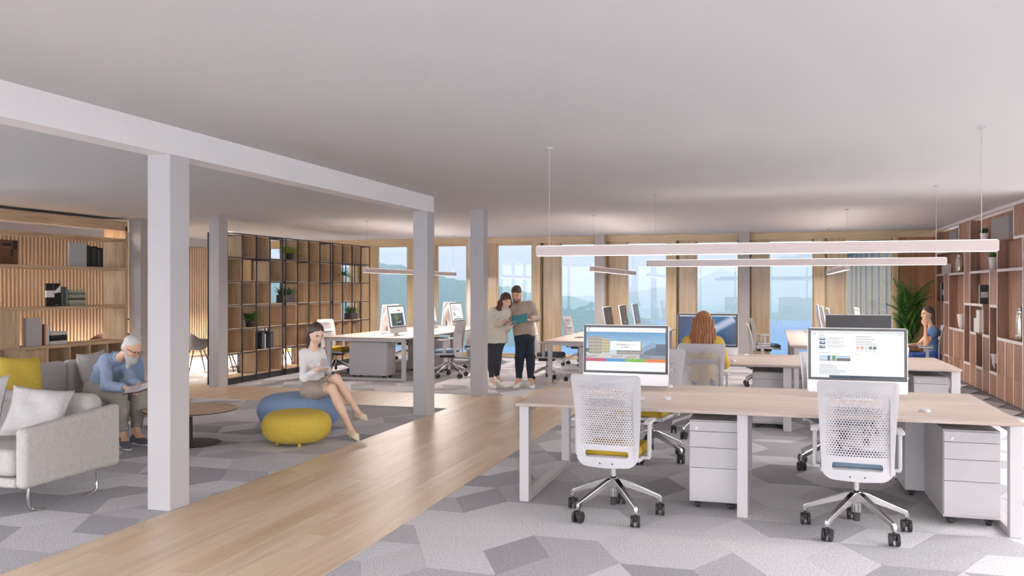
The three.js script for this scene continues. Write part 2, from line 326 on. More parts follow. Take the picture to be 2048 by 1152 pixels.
// ---------------------------------------------------------------- drawer pedestals
function pedestalProto(label, pos, turn) {
  const W = 0.36, D = 0.74, B = 0.055, Hh = 0.61, t = thing('drawer_pedestal', label, 'drawers', pos, turn, 'white drawer pedestals');
  part('body', rbox(W, Hh, D, 0.004, 1), M.white_metal, t, 0, B + Hh / 2, 0);
  let y = B + Hh - 0.008;
  [0.075, 0.12, 0.15, 0.235].forEach((h, k) => {
    const d = part('drawer', rbox(W - 0.008, h - 0.003, 0.02, 0.002, 0), M.white_metal, t, 0, y - h / 2, D / 2 + 0.0105); y -= h;
    if (k === 0) { const l = cyl(0.011, 0.011, 0.008, 14); l.rotateX(Math.PI / 2); part('lock', l, M.steel, d, -W / 2 + 0.055, -0.012, 0.0145); }
  });
  const wheel = cyl(0.022, 0.022, 0.03, 14); wheel.rotateZ(Math.PI / 2);
  for (const x of [-1, 1]) for (const z of [-1, 1]) { const c = part('caster', rbox(0.05, 0.03, 0.05, 0.006), M.black_plastic, t, x * (W / 2 - 0.06), 0.0395, z * (D / 2 - 0.07)); part('wheel', wheel, M.black_plastic, c, 0, -0.0175, 0.012); }
  return t;
}
const ped = pedestalProto('white drawer pedestal next to the middle leg of the town-website bench', [-0.4, 0, -6.93], 0);
const pedG = 'white drawer pedestals';
copyOf(ped, [1.335, 0, -6.98], 0, 'white drawer pedestal at the end leg of the town-website bench towards the shelving', pedG);
copyOf(ped, [1.22, 0, -7.83 + 0.09], Math.PI, 'white drawer pedestal turned to the windows under the town-website bench end', pedG).position.set(1.2, 0, -7.77);
copyOf(ped, [-0.02, 0, -10.9], 0, 'white drawer pedestal under the bench of the woman in yellow, at its middle leg', pedG);
copyOf(ped, [1.72, 0, -10.9], 0, 'white drawer pedestal under the bench of the woman in yellow, at its shelving end', pedG);
copyOf(ped, [1.6, 0, -11.72], Math.PI, 'white drawer pedestal turned to the windows under the bench of the woman in yellow', pedG);
copyOf(ped, [-7.22, 0, -14.25], Math.PI / 2, 'white drawer pedestal showing its side under the bench by the grid shelving', pedG).position.set(-7.02, 0, -14.42);
copyOf(ped, [-6.5, 0, -15.9], Math.PI / 2, 'white drawer pedestal mid-way under the bench by the grid shelving', pedG);
copyOf(ped, [-2.72, 0, -14.4], Math.PI / 2, 'white drawer pedestal under the bench behind the standing couple', pedG);
copyOf(ped, [1.5, 0, -14.5], Math.PI / 2, 'white drawer pedestal under the bench of the woman on the phone', pedG);

// ---------------------------------------------------------------- office chairs with perforated backs
const chairGeo = (() => {
  const G = {};
  // back shell: rounded outline, slot near the foot, a honeycomb of holes
  const W = 0.25, Hh = 0.66, s = new THREE.Shape(), N = 10;
  const P = (x, y) => [x, y];
  const outline = [];
  const corner = (cx, cyy, r, a0, a1) => { for (let k = 0; k <= N; k++) { const a = a0 + ((a1 - a0) * k) / N; outline.push(P(cx + r * Math.cos(a), cyy + r * Math.sin(a))); } };
  corner(0.215 - 0.075, 0.085, 0.082, -Math.PI / 2 + 0.12, -0.05); for (let k = 1; k < 8; k++) outline.push(P(0.222 + (W - 0.222) * (k / 8), 0.085 + (Hh - 0.12) * (k / 8)));
  corner(W - 0.03, Hh - 0.03, 0.03, 0, Math.PI / 2); for (let k = 1; k < 6; k++) outline.push(P((W - 0.03) * (1 - k / 3), Hh));
  corner(-W + 0.03, Hh - 0.03, 0.03, Math.PI / 2, Math.PI); for (let k = 1; k < 8; k++) outline.push(P(-W + (W - 0.222) * (k / 8), Hh - 0.03 - (Hh - 0.12) * (k / 8)));
  corner(-0.14, 0.085, 0.082, Math.PI + 0.05, Math.PI * 1.5 - 0.12); for (let k = 1; k < 4; k++) outline.push(P(-0.13 + 0.065 * k, 0.0035 - 0.006 * Math.sin(Math.PI * k / 4)));
  outline.forEach(([x, y], k) => (k ? s.lineTo(x, y) : s.moveTo(x, y)));
  const slot = new THREE.Path(), sx = 0.155, s0 = 0.07, s1 = 0.118, q = 0.018;
  slot.moveTo(-sx + q, s0); slot.lineTo(sx - q, s0); slot.quadraticCurveTo(sx, s0, sx, s0 + q); slot.lineTo(sx, s1 - q); slot.quadraticCurveTo(sx, s1, sx - q, s1); slot.lineTo(-sx + q, s1); slot.quadraticCurveTo(-sx, s1, -sx, s1 - q); slot.lineTo(-sx, s0 + q); slot.quadraticCurveTo(-sx, s0, -sx + q, s0);
  s.holes.push(slot);
  const px = 0.0182, py = 0.0158;
  for (let r = 0; r < 29; r++) for (let c = -11; c <= 11; c++) {
    const x = (c + (r % 2) * 0.5) * px, y = 0.165 + r * py; if (Math.abs(x) > 0.2) continue;
    const e = Math.max(Math.abs(x) / 0.2, Math.max(0, (Math.abs(y - 0.36) - 0.12) / 0.11)); const rad = 0.0073 * (1 - 0.62 * Math.max(0, Math.min(1, (e - 0.55) / 0.45)));
    const h = new THREE.Path(); for (let k = 0; k < 6; k++) { const a = -(k + 0.5) * Math.PI / 3; k ? h.lineTo(x + rad * Math.cos(a), y + rad * Math.sin(a)) : h.moveTo(x + rad * Math.cos(a), y + rad * Math.sin(a)); } h.closePath(); s.holes.push(h);
  }
  const sag = (x, y) => -0.55 * x * x - 0.04 * Math.sin((y / Hh) * Math.PI * 1.15 - 0.5) + y * 0.14;
  const bend = (g) => { // shears along z; normals follow the bent sheet
    const p = g.attributes.position, n = g.attributes.normal, h = 1e-3;
    for (let i = 0; i < p.count; i++) {
      const x = p.getX(i), y = p.getY(i), a = (sag(x + h, y) - sag(x - h, y)) / (2 * h), b = (sag(x, y + h) - sag(x, y - h)) / (2 * h), q = V(n.getX(i) - a * n.getZ(i), n.getY(i) - b * n.getZ(i), n.getZ(i)).normalize();
      p.setZ(i, p.getZ(i) + sag(x, y)); n.setXYZ(i, q.x, q.y, q.z);
    }
    return g;
  };
  let b = new THREE.ExtrudeGeometry(s, { depth: 0.008, bevelEnabled: false, curveSegments: 4 }); G.back = bend(b);
  const bar = new RoundedBoxGeometry(0.30, 0.055, 0.018, 3, 0.008); bar.translate(0, 0.455, -0.016); G.lumbar = bend(bar);
  const scr = [-0.045, 0.045].map((x) => { const c = cyl(0.005, 0.005, 0.006, 10); c.rotateX(Math.PI / 2); c.translate(x, 0.03, 0.012); return c; }); G.screw = scr.map((g) => bend(g));
  // seat
  const soft = (w, h, d, r) => { const g = new RoundedBoxGeometry(w, h, d, 4, r); const p = g.attributes.position; for (let i = 0; i < p.count; i++) { const x = p.getX(i) / (w / 2), z = p.getZ(i) / (d / 2); p.setY(i, p.getY(i) + (x * x) * 0.012 - Math.max(0, -z - 0.4) * 0.03); p.setX(i, p.getX(i) * (1 - 0.06 * z * z)); } g.computeVertexNormals(); grain(g, 0, 4); return g; };
  G.cushion = soft(0.46, 0.07, 0.46, 0.034); G.shell = soft(0.49, 0.035, 0.48, 0.016);
  G.mech = rbox(0.2, 0.06, 0.28, 0.015);
  // five-star base
  const leg = new THREE.Shape(); leg.moveTo(0.02, 0.2); leg.lineTo(0.02, 0.268); leg.quadraticCurveTo(0.05, 0.268, 0.09, 0.25); leg.lineTo(0.335, 0.142); leg.quadraticCurveTo(0.35, 0.135, 0.35, 0.098); leg.lineTo(0.33, 0.098); leg.quadraticCurveTo(0.33, 0.12, 0.315, 0.126); leg.lineTo(0.09, 0.208); leg.quadraticCurveTo(0.05, 0.215, 0.02, 0.2);
  const lg = new THREE.ExtrudeGeometry(leg, { depth: 0.026, bevelEnabled: true, bevelSize: 0.004, bevelThickness: 0.004, bevelSegments: 2, curveSegments: 8 }); lg.translate(0, 0, -0.013); { const p = lg.attributes.position; for (let i = 0; i < p.count; i++) p.setZ(i, p.getZ(i) * (1.35 - 1.6 * p.getX(i))); lg.computeVertexNormals(); } G.leg = lg;
  G.hub = lathe([[0, 0.135], [0.028, 0.135], [0.033, 0.142], [0.037, 0.24], [0.034, 0.272], [0.02, 0.28], [0.016, 0.284]], 22); G.hubFoot = cyl(0.024, 0.022, 0.06, 18, 0, 0.107, 0); G.gas = cyl(0.016, 0.016, 0.1, 16, 0, 0.33, 0);
  G.caster = merge([rbox(0.026, 0.04, 0.06, 0.008, 0, 0, 0.008, 0), cyl(0.008, 0.008, 0.05, 8, 0, 0.04, 0)]);
  const wh = cyl(0.041, 0.041, 0.018, 20); wh.rotateZ(Math.PI / 2); G.wheel = wh;
  G.arm = (sd) => merge([rbox(0.028, 0.25, 0.05, 0.01, 1, sd * 0.266, 0.565, 0.02), rbox(0.06, 0.026, 0.06, 0.01, 0, sd * 0.245, 0.44, 0.02)]);
  G.armL = G.arm(-1); G.armR = G.arm(1); G.pad = rbox(0.055, 0.026, 0.22, 0.012, 2, 0, 0, 0, 3);
  return G;
})();
function chairProto(label, seat, pos, turn, group) {
  const t = thing('office_chair', label, 'chair', pos, turn, group), G = chairGeo;
  const back = part('backrest', G.back, M.white_plastic, t, 0, 0.385, 0.2); part('lumbar_support', G.lumbar, M.white_plastic, back); for (const s of G.screw) part('screw', s, M.black_plastic, back);
  part('seat_shell', G.shell, M.white_plastic, t, 0, 0.43, -0.07); part('seat_cushion', G.cushion, M[seat], t, 0, 0.48, -0.075); part('mechanism', G.mech, M.black_plastic, t, 0, 0.391, 0);
  part('gas_column', G.gas, M.white_metal, t); part('hub', G.hub, M.chrome, t); part('hub_foot', G.hubFoot, M.black_plastic, t);
  for (let k = 0; k < 5; k++) {
    const a = Math.PI / 2 + 0.06 + (k * 2 * Math.PI) / 5, l = part('base_leg', G.leg, M.chrome, t); l.rotation.y = a;
    const c = part('caster', G.caster, M.black_plastic, t, Math.cos(a) * 0.34, 0.05, -Math.sin(a) * 0.34); c.rotation.y = 0.25 * Math.sin(k * 2.1 + 0.5);
    for (const s of [-1, 1]) part('wheel', G.wheel, M.black_plastic, c, s * 0.022, -0.0085, 0.006);
  }
  for (const s of [-1, 1]) { const a = part('armrest', s < 0 ? G.armL : G.armR, M.white_plastic, t); part('arm_pad', G.pad, M.white_plastic, a, s * 0.266, 0.695, 0.0); }
  return t;
}
const CH = 'white perforated office chairs';
const yChair = chairProto('white perforated chair with mustard seat in front of the town-website computer', 'yellow_seat', [-1.09, 0, -6.2], -0.06, CH);
const bChair = chairProto('white perforated chair with pale blue seat in front of the search-page computer', 'blue_seat', [0.56, 0, -6.24], -0.06, CH);
const sChair = chairProto('white perforated chair with slate seat at the bench behind the standing couple', 'slate_seat', [-3.78, 0, -14.75], -Math.PI / 2 + 0.1, CH);
copyOf(yChair, [-1.1, 0, -8.36], Math.PI - 0.25, 'white mustard-seated chair behind the town-website computer', CH);
copyOf(bChair, [0.56, 0, -8.36], Math.PI + 0.2, 'white blue-seated chair behind the search-page computer', CH);
copyOf(bChair, [-0.72, 0, -9.82], 0.02, 'white chair in which the woman in yellow sits', CH);
copyOf(bChair, [1.1, 0, -9.95], 0.15, 'empty white chair in front of the blank black computer', CH);
copyOf(bChair, [2.42, 0, -15.35], Math.PI / 2 - 0.1, 'white chair in which the woman on the phone sits', CH);
copyOf(sChair, [-0.12, 0, -18.3], -Math.PI / 2 + 0.15, 'empty white chair in front of the wide lake window', CH);
copyOf(bChair, [-0.1, 0, -15.0], -Math.PI / 2, 'empty white chair at the bench of the woman on the phone', CH);
copyOf(sChair, [-3.9, 0, -17.9], -Math.PI / 2 - 0.1, 'white chair close to the windows at the bench behind the couple', CH);
copyOf(sChair, [-1.5, 0, -16.2], Math.PI / 2, 'white chair across the bench from the couple, facing the window posts', CH);
copyOf(yChair, [-8.02, 0, -14.9], -Math.PI / 2 - 0.15, 'white chair with mustard seat beside the grid shelving', CH);
copyOf(bChair, [-7.95, 0, -18.0], -Math.PI / 2, 'white chair at the window end of the bench by the grid shelving', CH);
copyOf(bChair, [-5.72, 0, -14.95], Math.PI / 2, 'white chair with blue seat half hidden by the column', CH);
copyOf(sChair, [-5.62, 0, -16.55], Math.PI / 2 + 0.1, 'white chair with slate seat between the two columns', CH);

// ---------------------------------------------------------------- all-in-one computers
function canvasMat(key, w, h, draw, glow = 0.58) {
  const c = document.createElement('canvas'); c.width = w; c.height = h; const x = c.getContext('2d'); draw(x, w, h);
  const t = new THREE.CanvasTexture(c); t.colorSpace = THREE.SRGBColorSpace; t.magFilter = THREE.LinearFilter;
  return mat(key, '#0a0a0a', 0.25, { emissive: new THREE.Color(glow, glow, glow), emissiveMap: t });
}
const screenMats = {
  site: canvasMat('screen_site', 1024, 576, (x, w, h) => {
    x.fillStyle = '#fff'; x.fillRect(0, 0, w, h);
    let g = x.createLinearGradient(0, 55, 0, 400); g.addColorStop(0, '#4f8fbf'); g.addColorStop(0.6, '#a8c8e2'); g.addColorStop(1, '#d6e0e6'); x.fillStyle = g; x.fillRect(0, 58, w, 355);
    x.fillStyle = '#7f9fbe'; x.beginPath(); x.moveTo(620, 330); x.lineTo(760, 240); x.lineTo(860, 190); x.lineTo(w, 240); x.lineTo(w, 380); x.lineTo(620, 380); x.fill();
    const block = (px, py, pw, ph, base, win, nx, ny) => { x.fillStyle = base; x.fillRect(px, py, pw, ph); x.fillStyle = win; for (let i = 0; i < nx; i++) for (let j = 0; j < ny; j++) x.fillRect(px + (pw / nx) * (i + 0.2), py + (ph / ny) * (j + 0.3), (pw / nx) * 0.6, (ph / ny) * 0.5); };
    x.fillStyle = '#8d8f86'; x.fillRect(30, 122, 190, 14); block(30, 134, 175, 220, '#b5a78c', '#6f6e66', 6, 5); block(205, 150, 100, 190, '#d2bd88', '#8d7f62', 4, 5);
    x.fillStyle = '#6f7f86'; x.fillRect(430, 168, 170, 12); block(400, 290, 330, 80, '#a59b88', '#5e6266', 12, 2); block(690, 190, 36, 110, '#b9a77c', '#7f765c', 2, 4);
    block(905, 210, 119, 150, '#4f5f78', '#39475c', 5, 4); x.fillStyle = '#55657c'; x.beginPath(); x.moveTo(760, 310); x.lineTo(905, 250); x.lineTo(905, 400); x.lineTo(720, 400); x.fill();
    x.fillStyle = '#c9c2bd'; x.fillRect(0, 352, 700, 60); x.fillStyle = '#8a8f98'; x.fillRect(700, 360, w - 700, 52); x.fillStyle = '#3d5a3c'; x.fillRect(0, 280, 40, 50);
    for (let i = 0; i < 60; i++) { x.fillStyle = ['#3c3f4a', '#e7e2e0', '#5f6f8d', '#7d4a48', '#2f4d7a', '#94a08c'][i % 6]; x.fillRect((i * 173) % w, 362 + ((i * 37) % 28), 6, 20); }
    x.fillStyle = '#fff'; x.fillRect(318, 180, 388, 118); x.fillStyle = '#222'; x.textAlign = 'center'; x.font = 'bold 26px sans-serif'; x.fillText('LA DOUBLE LI', 478, 234); x.font = '20px sans-serif'; x.fillStyle = '#999'; x.fillText('TOWNS', 622, 234); x.font = 'bold 22px sans-serif'; x.fillStyle = '#222'; x.fillText('DU TERRE', 505, 266);
    [['#c3105f'], ['#1d8fd0'], ['#78b411'], ['#ee7d12']].forEach(([c], k) => { x.fillStyle = c; x.fillRect((k * w) / 4, 412, w / 4 + 1, 42); });
    x.strokeStyle = '#3d3a5c'; x.lineWidth = 7; x.beginPath(); x.arc(42, 26, 17, 0.6, 5.6); x.stroke(); x.fillStyle = '#9a9a9a'; for (let k = 0; k < 7; k++) x.fillRect(530 + k * 70, 32, 46, 4);
  }),
  search: canvasMat('screen_search', 1024, 576, (x, w, h) => {
    x.fillStyle = '#fff'; x.fillRect(0, 0, w, h); x.fillStyle = '#e4e4e4'; x.fillRect(0, 8, w, 22); x.fillStyle = '#c44'; x.fillRect(18, 38, 14, 8); x.fillStyle = '#48c'; x.fillRect(34, 38, 20, 8);
    const lines = (px, py, n, len, c) => { for (let k = 0; k < n; k++) { x.fillStyle = c[k % c.length]; x.fillRect(px, py + k * 15, len * (0.6 + 0.4 * Math.abs(Math.sin(k * 2.3 + px))), 4); } };
    lines(90, 42, 1, 70, ['#999']); lines(90, 60, 1, 60, ['#55a']);
    [0, 1, 2].forEach((k) => { const y = 82 + k * 50; x.fillStyle = ['#9db4cf', '#5f7aa8', '#7d8488'][k]; x.fillRect(94, y, 68, 36); x.fillStyle = '#39465a'; x.fillRect(94, y + 22, 68, 14); x.fillStyle = '#dfe6ee'; x.fillRect(110 + k * 9, y + 6, 26, 12); lines(180, y + 4, 3, 210, ['#667', '#aab', '#bbb']); });
    lines(94, 268, 1, 160, ['#555']);
    let g = x.createLinearGradient(0, 300, 0, 380); g.addColorStop(0, '#a9c4ea'); g.addColorStop(0.6, '#d8e4f0'); g.addColorStop(1, '#8d8b86'); x.fillStyle = g; x.fillRect(94, 306, 346, 66); x.fillStyle = '#3b464c'; x.fillRect(188, 306, 26, 60); x.fillStyle = '#5f9a4c'; x.fillRect(240, 304, 34, 62); x.fillStyle = '#6b5f54'; x.fillRect(288, 336, 152, 34);
    lines(94, 420, 3, 200, ['#667', '#88c', '#889']); lines(94, 470, 5, 300, ['#99a', '#aaa', '#88c']);
    lines(500, 66, 3, 220, ['#666', '#999', '#666']); lines(500, 120, 4, 240, ['#888', '#666', '#aaa', '#777']);
    ['#e9b9a2', '#e4a58c', '#d6dccb', '#5e7048', '#3c414c'].forEach((c, k) => { x.fillStyle = c; x.fillRect(505 + k * 46, 186, 36, 36); lines(507 + k * 46, 232, 2, 30, ['#888']); }); lines(500, 280, 1, 60, ['#aaa']); lines(690, 280, 1, 40, ['#aaa']);
    x.fillStyle = '#fff'; x.fillRect(0, 545, 210, 31); x.fillStyle = '#1d2a3c'; x.fillRect(205, 548, w, 28); x.fillStyle = '#3f8fa0'; for (let k = 0; k < 9; k++) x.fillRect(215 + k * 24, 554, 13, 13); lines(960, 24, 2, 50, ['#999']);
  }),
  galaxy: canvasMat('screen_galaxy', 512, 288, (x, w, h) => {
    let g = x.createLinearGradient(0, 0, w, h); g.addColorStop(0, '#13224a'); g.addColorStop(0.5, '#2f6f9c'); g.addColorStop(1, '#0e2a52'); x.fillStyle = g; x.fillRect(0, 0, w, h);
    for (let k = 0; k < 40; k++) { const t = k / 40; x.strokeStyle = `rgba(${150 + 90 * (1 - Math.abs(t - 0.4))},${215},235,0.05)`; x.lineWidth = 90 * (1 - t); x.beginPath(); x.moveTo(60, h - 30); x.quadraticCurveTo(w * 0.55, h * 0.55, w - 20, 30); x.stroke(); }
    const c = x.createRadialGradient(w * 0.52, h * 0.48, 4, w * 0.52, h * 0.48, 90); c.addColorStop(0, 'rgba(250,240,235,0.9)'); c.addColorStop(1, 'rgba(160,220,230,0)'); x.fillStyle = c; x.fillRect(0, 0, w, h);
    for (let k = 0; k < 160; k++) { x.fillStyle = 'rgba(230,240,255,0.8)'; x.fillRect((k * 97.3) % w, (k * 61.7) % h, 1.5, 1.5); } x.fillStyle = '#e8eaee'; x.fillRect(0, 0, w, 9); x.fillStyle = 'rgba(220,225,232,0.7)'; x.fillRect(0, h - 10, w, 6);
  }, 0.62),
  picture: canvasMat('screen_picture', 256, 144, (x, w, h) => {
    x.fillStyle = '#fff'; x.fillRect(0, 0, w, h); x.fillStyle = '#d04a3c'; x.fillRect(150, 24, 36, 9); x.fillStyle = '#3d5266'; x.fillRect(28, 48, 200, 92); x.fillStyle = '#6f7c3a'; x.beginPath(); x.ellipse(115, 78, 36, 24, 0.6, 0, 7); x.fill(); x.fillStyle = '#3f5a34'; x.fillRect(60, 96, 50, 44); x.fillStyle = '#22303c'; x.fillRect(130, 92, 80, 48); x.fillStyle = '#8fa0a8'; x.fillRect(150, 104, 40, 16);
  }),
  page: canvasMat('screen_page', 256, 144, (x, w, h) => {
    x.fillStyle = '#fff'; x.fillRect(0, 0, w, h); x.fillStyle = '#c98fb0'; for (let k = 0; k < 5; k++) x.fillRect(30, 14 + k * 9, 90, 3); x.fillStyle = '#c25a5a'; x.fillRect(150, 44, 16, 12); x.fillStyle = '#5a5a50'; x.fillRect(40, 78, 34, 8); x.fillRect(46, 92, 44, 9); x.fillStyle = '#334'; x.fillRect(40, 130, 200, 8);
  }),
  off: mat('screen_off', '#2b2729', 0.3), night: mat('screen_off_blue', '#1d2747', 0.25),
};
const macGeo = (() => {
  const W = 0.735, Hh = 0.51, s = new THREE.Shape(), r = 0.02; s.moveTo(-W / 2 + r, 0); s.lineTo(W / 2 - r, 0); s.quadraticCurveTo(W / 2, 0, W / 2, r); s.lineTo(W / 2, Hh - r); s.quadraticCurveTo(W / 2, Hh, W / 2 - r, Hh); s.lineTo(-W / 2 + r, Hh); s.quadraticCurveTo(-W / 2, Hh, -W / 2, Hh - r); s.lineTo(-W / 2, r); s.quadraticCurveTo(-W / 2, 0, -W / 2 + r, 0);
  const body = new THREE.ExtrudeGeometry(s, { depth: 0.014, bevelEnabled: true, bevelSize: 0.003, bevelThickness: 0.003, bevelSegments: 2 }); body.translate(0, 0, -0.02);
  const bulge = new THREE.SphereGeometry(1, 28, 8, 0, Math.PI * 2, 0, Math.PI / 2); bulge.rotateX(-Math.PI / 2); bulge.scale(0.33, 0.2, 0.045); bulge.translate(0, 0.27, -0.018);
  const neck = (() => { const q = [[0.0, 0.008], [0.028, 0.012], [0.075, 0.12], [0.062, 0.2]]; const sh = new THREE.Shape(); sh.moveTo(-0.075, 0.004); sh.lineTo(-0.105, 0.004); sh.lineTo(-0.062, 0.24); sh.lineTo(-0.045, 0.24); sh.lineTo(-0.085, 0.012); sh.closePath(); const g = new THREE.ExtrudeGeometry(sh, { depth: 0.2, bevelEnabled: false }); g.translate(0, 0, -0.1); g.rotateY(-Math.PI / 2); return g; })();
  const foot = rbox(0.22, 0.01, 0.2, 0.004, 0, 0, 0.0055, -0.02);
  const logo = new THREE.SphereGeometry(1, 12, 8); logo.scale(0.026, 0.032, 0.004);
  return { body: merge([body, bulge]), neck, foot, bezel: rbox(W - 0.004, 0.412, 0.004, 0.0018, 0), screen: new THREE.PlaneGeometry(0.688, 0.372), logo };
})();
function imac(label, screen, pos, turn, opt = {}) {
  const t = thing('desktop_computer', label, 'computer', pos, turn, opt.group ?? 'all-in-one computers'), head = new THREE.Group();
  head.name = 'display_head'; head.position.set(0, 0.05, 0); head.rotation.x = -(opt.tilt ?? 0.05); t.add(head);
  part('housing', macGeo.body, M.silver, head); part('bezel', macGeo.bezel, opt.grey ? M.bezel_grey : M.bezel, head, 0, 0.302, -0.001);
  const sc = part('screen', macGeo.screen, screenMats[screen], head, 0, 0.302, 0.0015);
  part('logo', macGeo.logo, M.black_plastic, head, 0, 0.3, -0.062);
  part('stand', macGeo.neck, M.silver, t, 0, 0.002, 0.02); part('foot', macGeo.foot, M.silver, t);
  return t;
}
const px2 = (px, z) => { const r = ray(px, 576); return (r.x * z) / r.z; };       // x where a pixel column meets a plane of constant z
imac('large computer showing a town square website', 'site', [px2(1250, -7.35), TOP, -7.35], -0.02);
imac('large grey-bezelled computer showing a search results page', 'search', [px2(1714, -7.3), TOP, -7.3], -0.02, { grey: true });
imac('computer with a blue galaxy wallpaper before the woman in yellow', 'galaxy', [px2(1415, -10.95), TOP, -10.95], 0);
imac('computer with a blank black screen on the bench of the woman in yellow', 'off', [px2(1717, -10.95), TOP, -10.95], 0);
const row = [-14.75, -16.35, -17.95];
row.forEach((z, k) => {
  const where = ['aisle end', 'middle', 'window end'][k];
  imac('computer with its back to the columns, ' + where + ' of the bench by the grid shelving', 'page', [-7.12, TOP, z - 0.55], -Math.PI / 2, { tilt: 0.12 });
  imac('computer ' + ['showing a garden picture', 'showing a text page', 'showing a white page'][k] + ' at the ' + where + ' of the bench by the grid shelving', ['picture', 'page', 'page'][k], [-6.62, TOP, z], Math.PI / 2, { tilt: 0.16 });
  imac('computer with a dark screen, ' + where + ' of the bench behind the couple', k === 2 ? 'night' : 'off', [-2.62, TOP, z], Math.PI / 2, { tilt: 0.16 });
  imac('dark-screened computer at the ' + where + ' of the bench near the palm', k === 2 ? 'night' : 'off', [0.98, TOP, z], Math.PI / 2, { tilt: 0.16 });
});
imac('computer seen edge-on in front of the woman on the phone', 'page', [1.46, TOP, -15.2], Math.PI / 2, { tilt: 0.16 });

// ---------------------------------------------------------------- mice and keyboards
const mouseGeo = (() => { const g = new THREE.SphereGeometry(1, 18, 10, 0, Math.PI * 2, 0, Math.PI / 2); g.scale(0.036, 0.026, 0.06); return g; })();
[['white mouse beside the town-website computer', -0.78, -6.86], ['white mouse beside the search-page computer', 1.06, -6.72], ['white mouse behind the town-website computer', -0.86, -7.72], ['white mouse beside the galaxy-wallpaper computer', -0.42, -10.62], ['white mouse behind the galaxy-wallpaper computer', -0.3, -11.6], ['white mouse on the bench by the grid shelving', -7.5, -14.3]]
  .forEach(([l, x, z]) => single('computer_mouse', mouseGeo, M.white_plastic, [x, TOP + 0.0005, z], l, 'mouse', 'computer mice'));
const kbGeo = merge([rbox(0.42, 0.012, 0.12, 0.005), ...Array.from({ length: 5 }, (_, r) => box(0.39, 0.004, 0.018, 0, 0, 0.008, -0.046 + r * 0.0225))]);
[['white keyboard below the town-website computer', -1.16, -6.78, 0], ['white keyboard below the search-page computer', 0.62, -6.78, 0], ['white keyboard behind the town-website computer', -1.1, -7.74, 0], ['white keyboard before the woman in yellow', -0.72, -10.52, 0]]
  .forEach(([l, x, z, a]) => { const k = single('keyboard', kbGeo, M.white_plastic, [x, TOP + 0.0065, z], l, 'keyboard', 'keyboards'); k.rotation.y = a; });
single('folder', rbox(0.22, 0.008, 0.3, 0.002), M.black_plastic, [-3.2, TOP + 0.0045, -15.0], 'thin dark folder on the bench behind the couple', 'folder');

// ---------------------------------------------------------------- linear pendant lamps
function pendant(label, cx, cz, len, turn, y, power, upward) {
  const t = thing('pendant_lamp', label, 'lamp', [cx, 0, cz], turn, 'linear pendant lamps'), h = 0.08;
  part('housing', rbox(len, h, 0.075, 0.004, 0), M.lamp_housing ?? mat('lamp_housing', '#c9b9b4', 0.5), t, 0, y, 0);
  part('diffuser', box(len - 0.02, 0.004, 0.06), M.lamp_glow ?? mat('lamp_glow', '#ffffff', 0.6, { emissive: new THREE.Color(0.6, 0.56, 0.54) }), t, 0, y - h / 2 - 0.0025, 0);
  for (const s of [-1, 1]) { part('cable', cyl(0.0022, 0.0022, CEIL - y - h / 2, 6), M.white_plastic, t, s * (len / 2 - 0.11), (CEIL + y + h / 2) / 2, 0); part('ceiling_cap', cyl(0.03, 0.03, 0.012, 14), M.white_plastic, t, s * (len / 2 - 0.11), CEIL - 0.0065, 0); }
  const L = new THREE.RectAreaLight(0xfff4ec, power, len - 0.04, 0.06); L.position.set(0, y - h / 2 - 0.008, 0); L.rotation.x = -Math.PI / 2; t.add(L);
  part('added_uplight', box(len - 0.02, 0.004, 0.06), M.lamp_glow, t, 0, y + h / 2 + 0.0025, 0);  // unseen glowing strip and upward light added to brighten the ceiling
  const U = new THREE.RectAreaLight(0xfff4ec, upward, len - 0.04, 0.06); U.position.set(0, y + h / 2 + 0.008, 0); U.rotation.x = Math.PI / 2; t.add(U);
}
pendant('long pale pendant bar above the town-website bench', -0.15, -7.12, 3.53, 0, 1.965, 16, 0.6);
pendant('long pale pendant bar above the bench of the woman in yellow', 0.23, -11.1, 3.5, 0, 1.965, 30, 4);
pendant('slim pendant bar above the bench by the grid shelving', -6.92, -16.2, 4.6, Math.PI / 2, 1.965, 135, 11);
pendant('slim pendant bar above the bench behind the couple', -2.8, -16.2, 4.6, Math.PI / 2, 1.965, 85, 11);
pendant('slim pendant bar above the bench near the palm', 1.12, -16.2, 4.6, Math.PI / 2, 1.965, 85, 11);
// ---------------------------------------------------------------- pixel columns and rows on planes of constant x
const onX = (px, py, X) => { const r = ray(px, py), t = X / r.x; return { y: EYE + r.y * t, z: r.z * t }; };

// ---------------------------------------------------------------- foliage builders
function blade(len, w, curl, n = 5) {          // a folded leaf along +z, rising then drooping
  const pos = [], idx = [];
  for (let i = 0; i <= n; i++) { const t = i / n, ww = w * Math.sin(Math.PI * Math.min(1, 0.12 + t * 0.88)) , z = len * t, y = len * (0.25 * t - curl * t * t); pos.push(-ww / 2, y + ww * 0.18, z, 0, y, z, ww / 2, y + ww * 0.18, z); }
  for (let i = 0; i < n; i++) { const a = i * 3; idx.push(a, a + 3, a + 1, a + 1, a + 3, a + 4, a + 1, a + 4, a + 2, a + 2, a + 4, a + 5); }
  const g = new THREE.BufferGeometry(); g.setAttribute('position', new THREE.Float32BufferAttribute(pos, 3)); g.setIndex(idx); g.computeVertexNormals(); return g;
}
function tuft(count, len, w, curl, lift, spread = 0.02) {
  const out = [];
  for (let k = 0; k < count; k++) { const g = blade(len * rr(0.7, 1.1), w * rr(0.8, 1.2), curl * rr(0.6, 1.3)); g.rotateX(-lift * rr(0.4, 1.2)); g.rotateY(rnd() * Math.PI * 2); g.translate(rr(-spread, spread), 0, rr(-spread, spread)); out.push(g); }
  return merge(out);
}
const potGeo = (r, h) => lathe([[0, 0], [r * 0.78, 0], [r, h], [r * 0.9, h], [r * 0.86, h * 0.85], [0, h * 0.85]], 24);
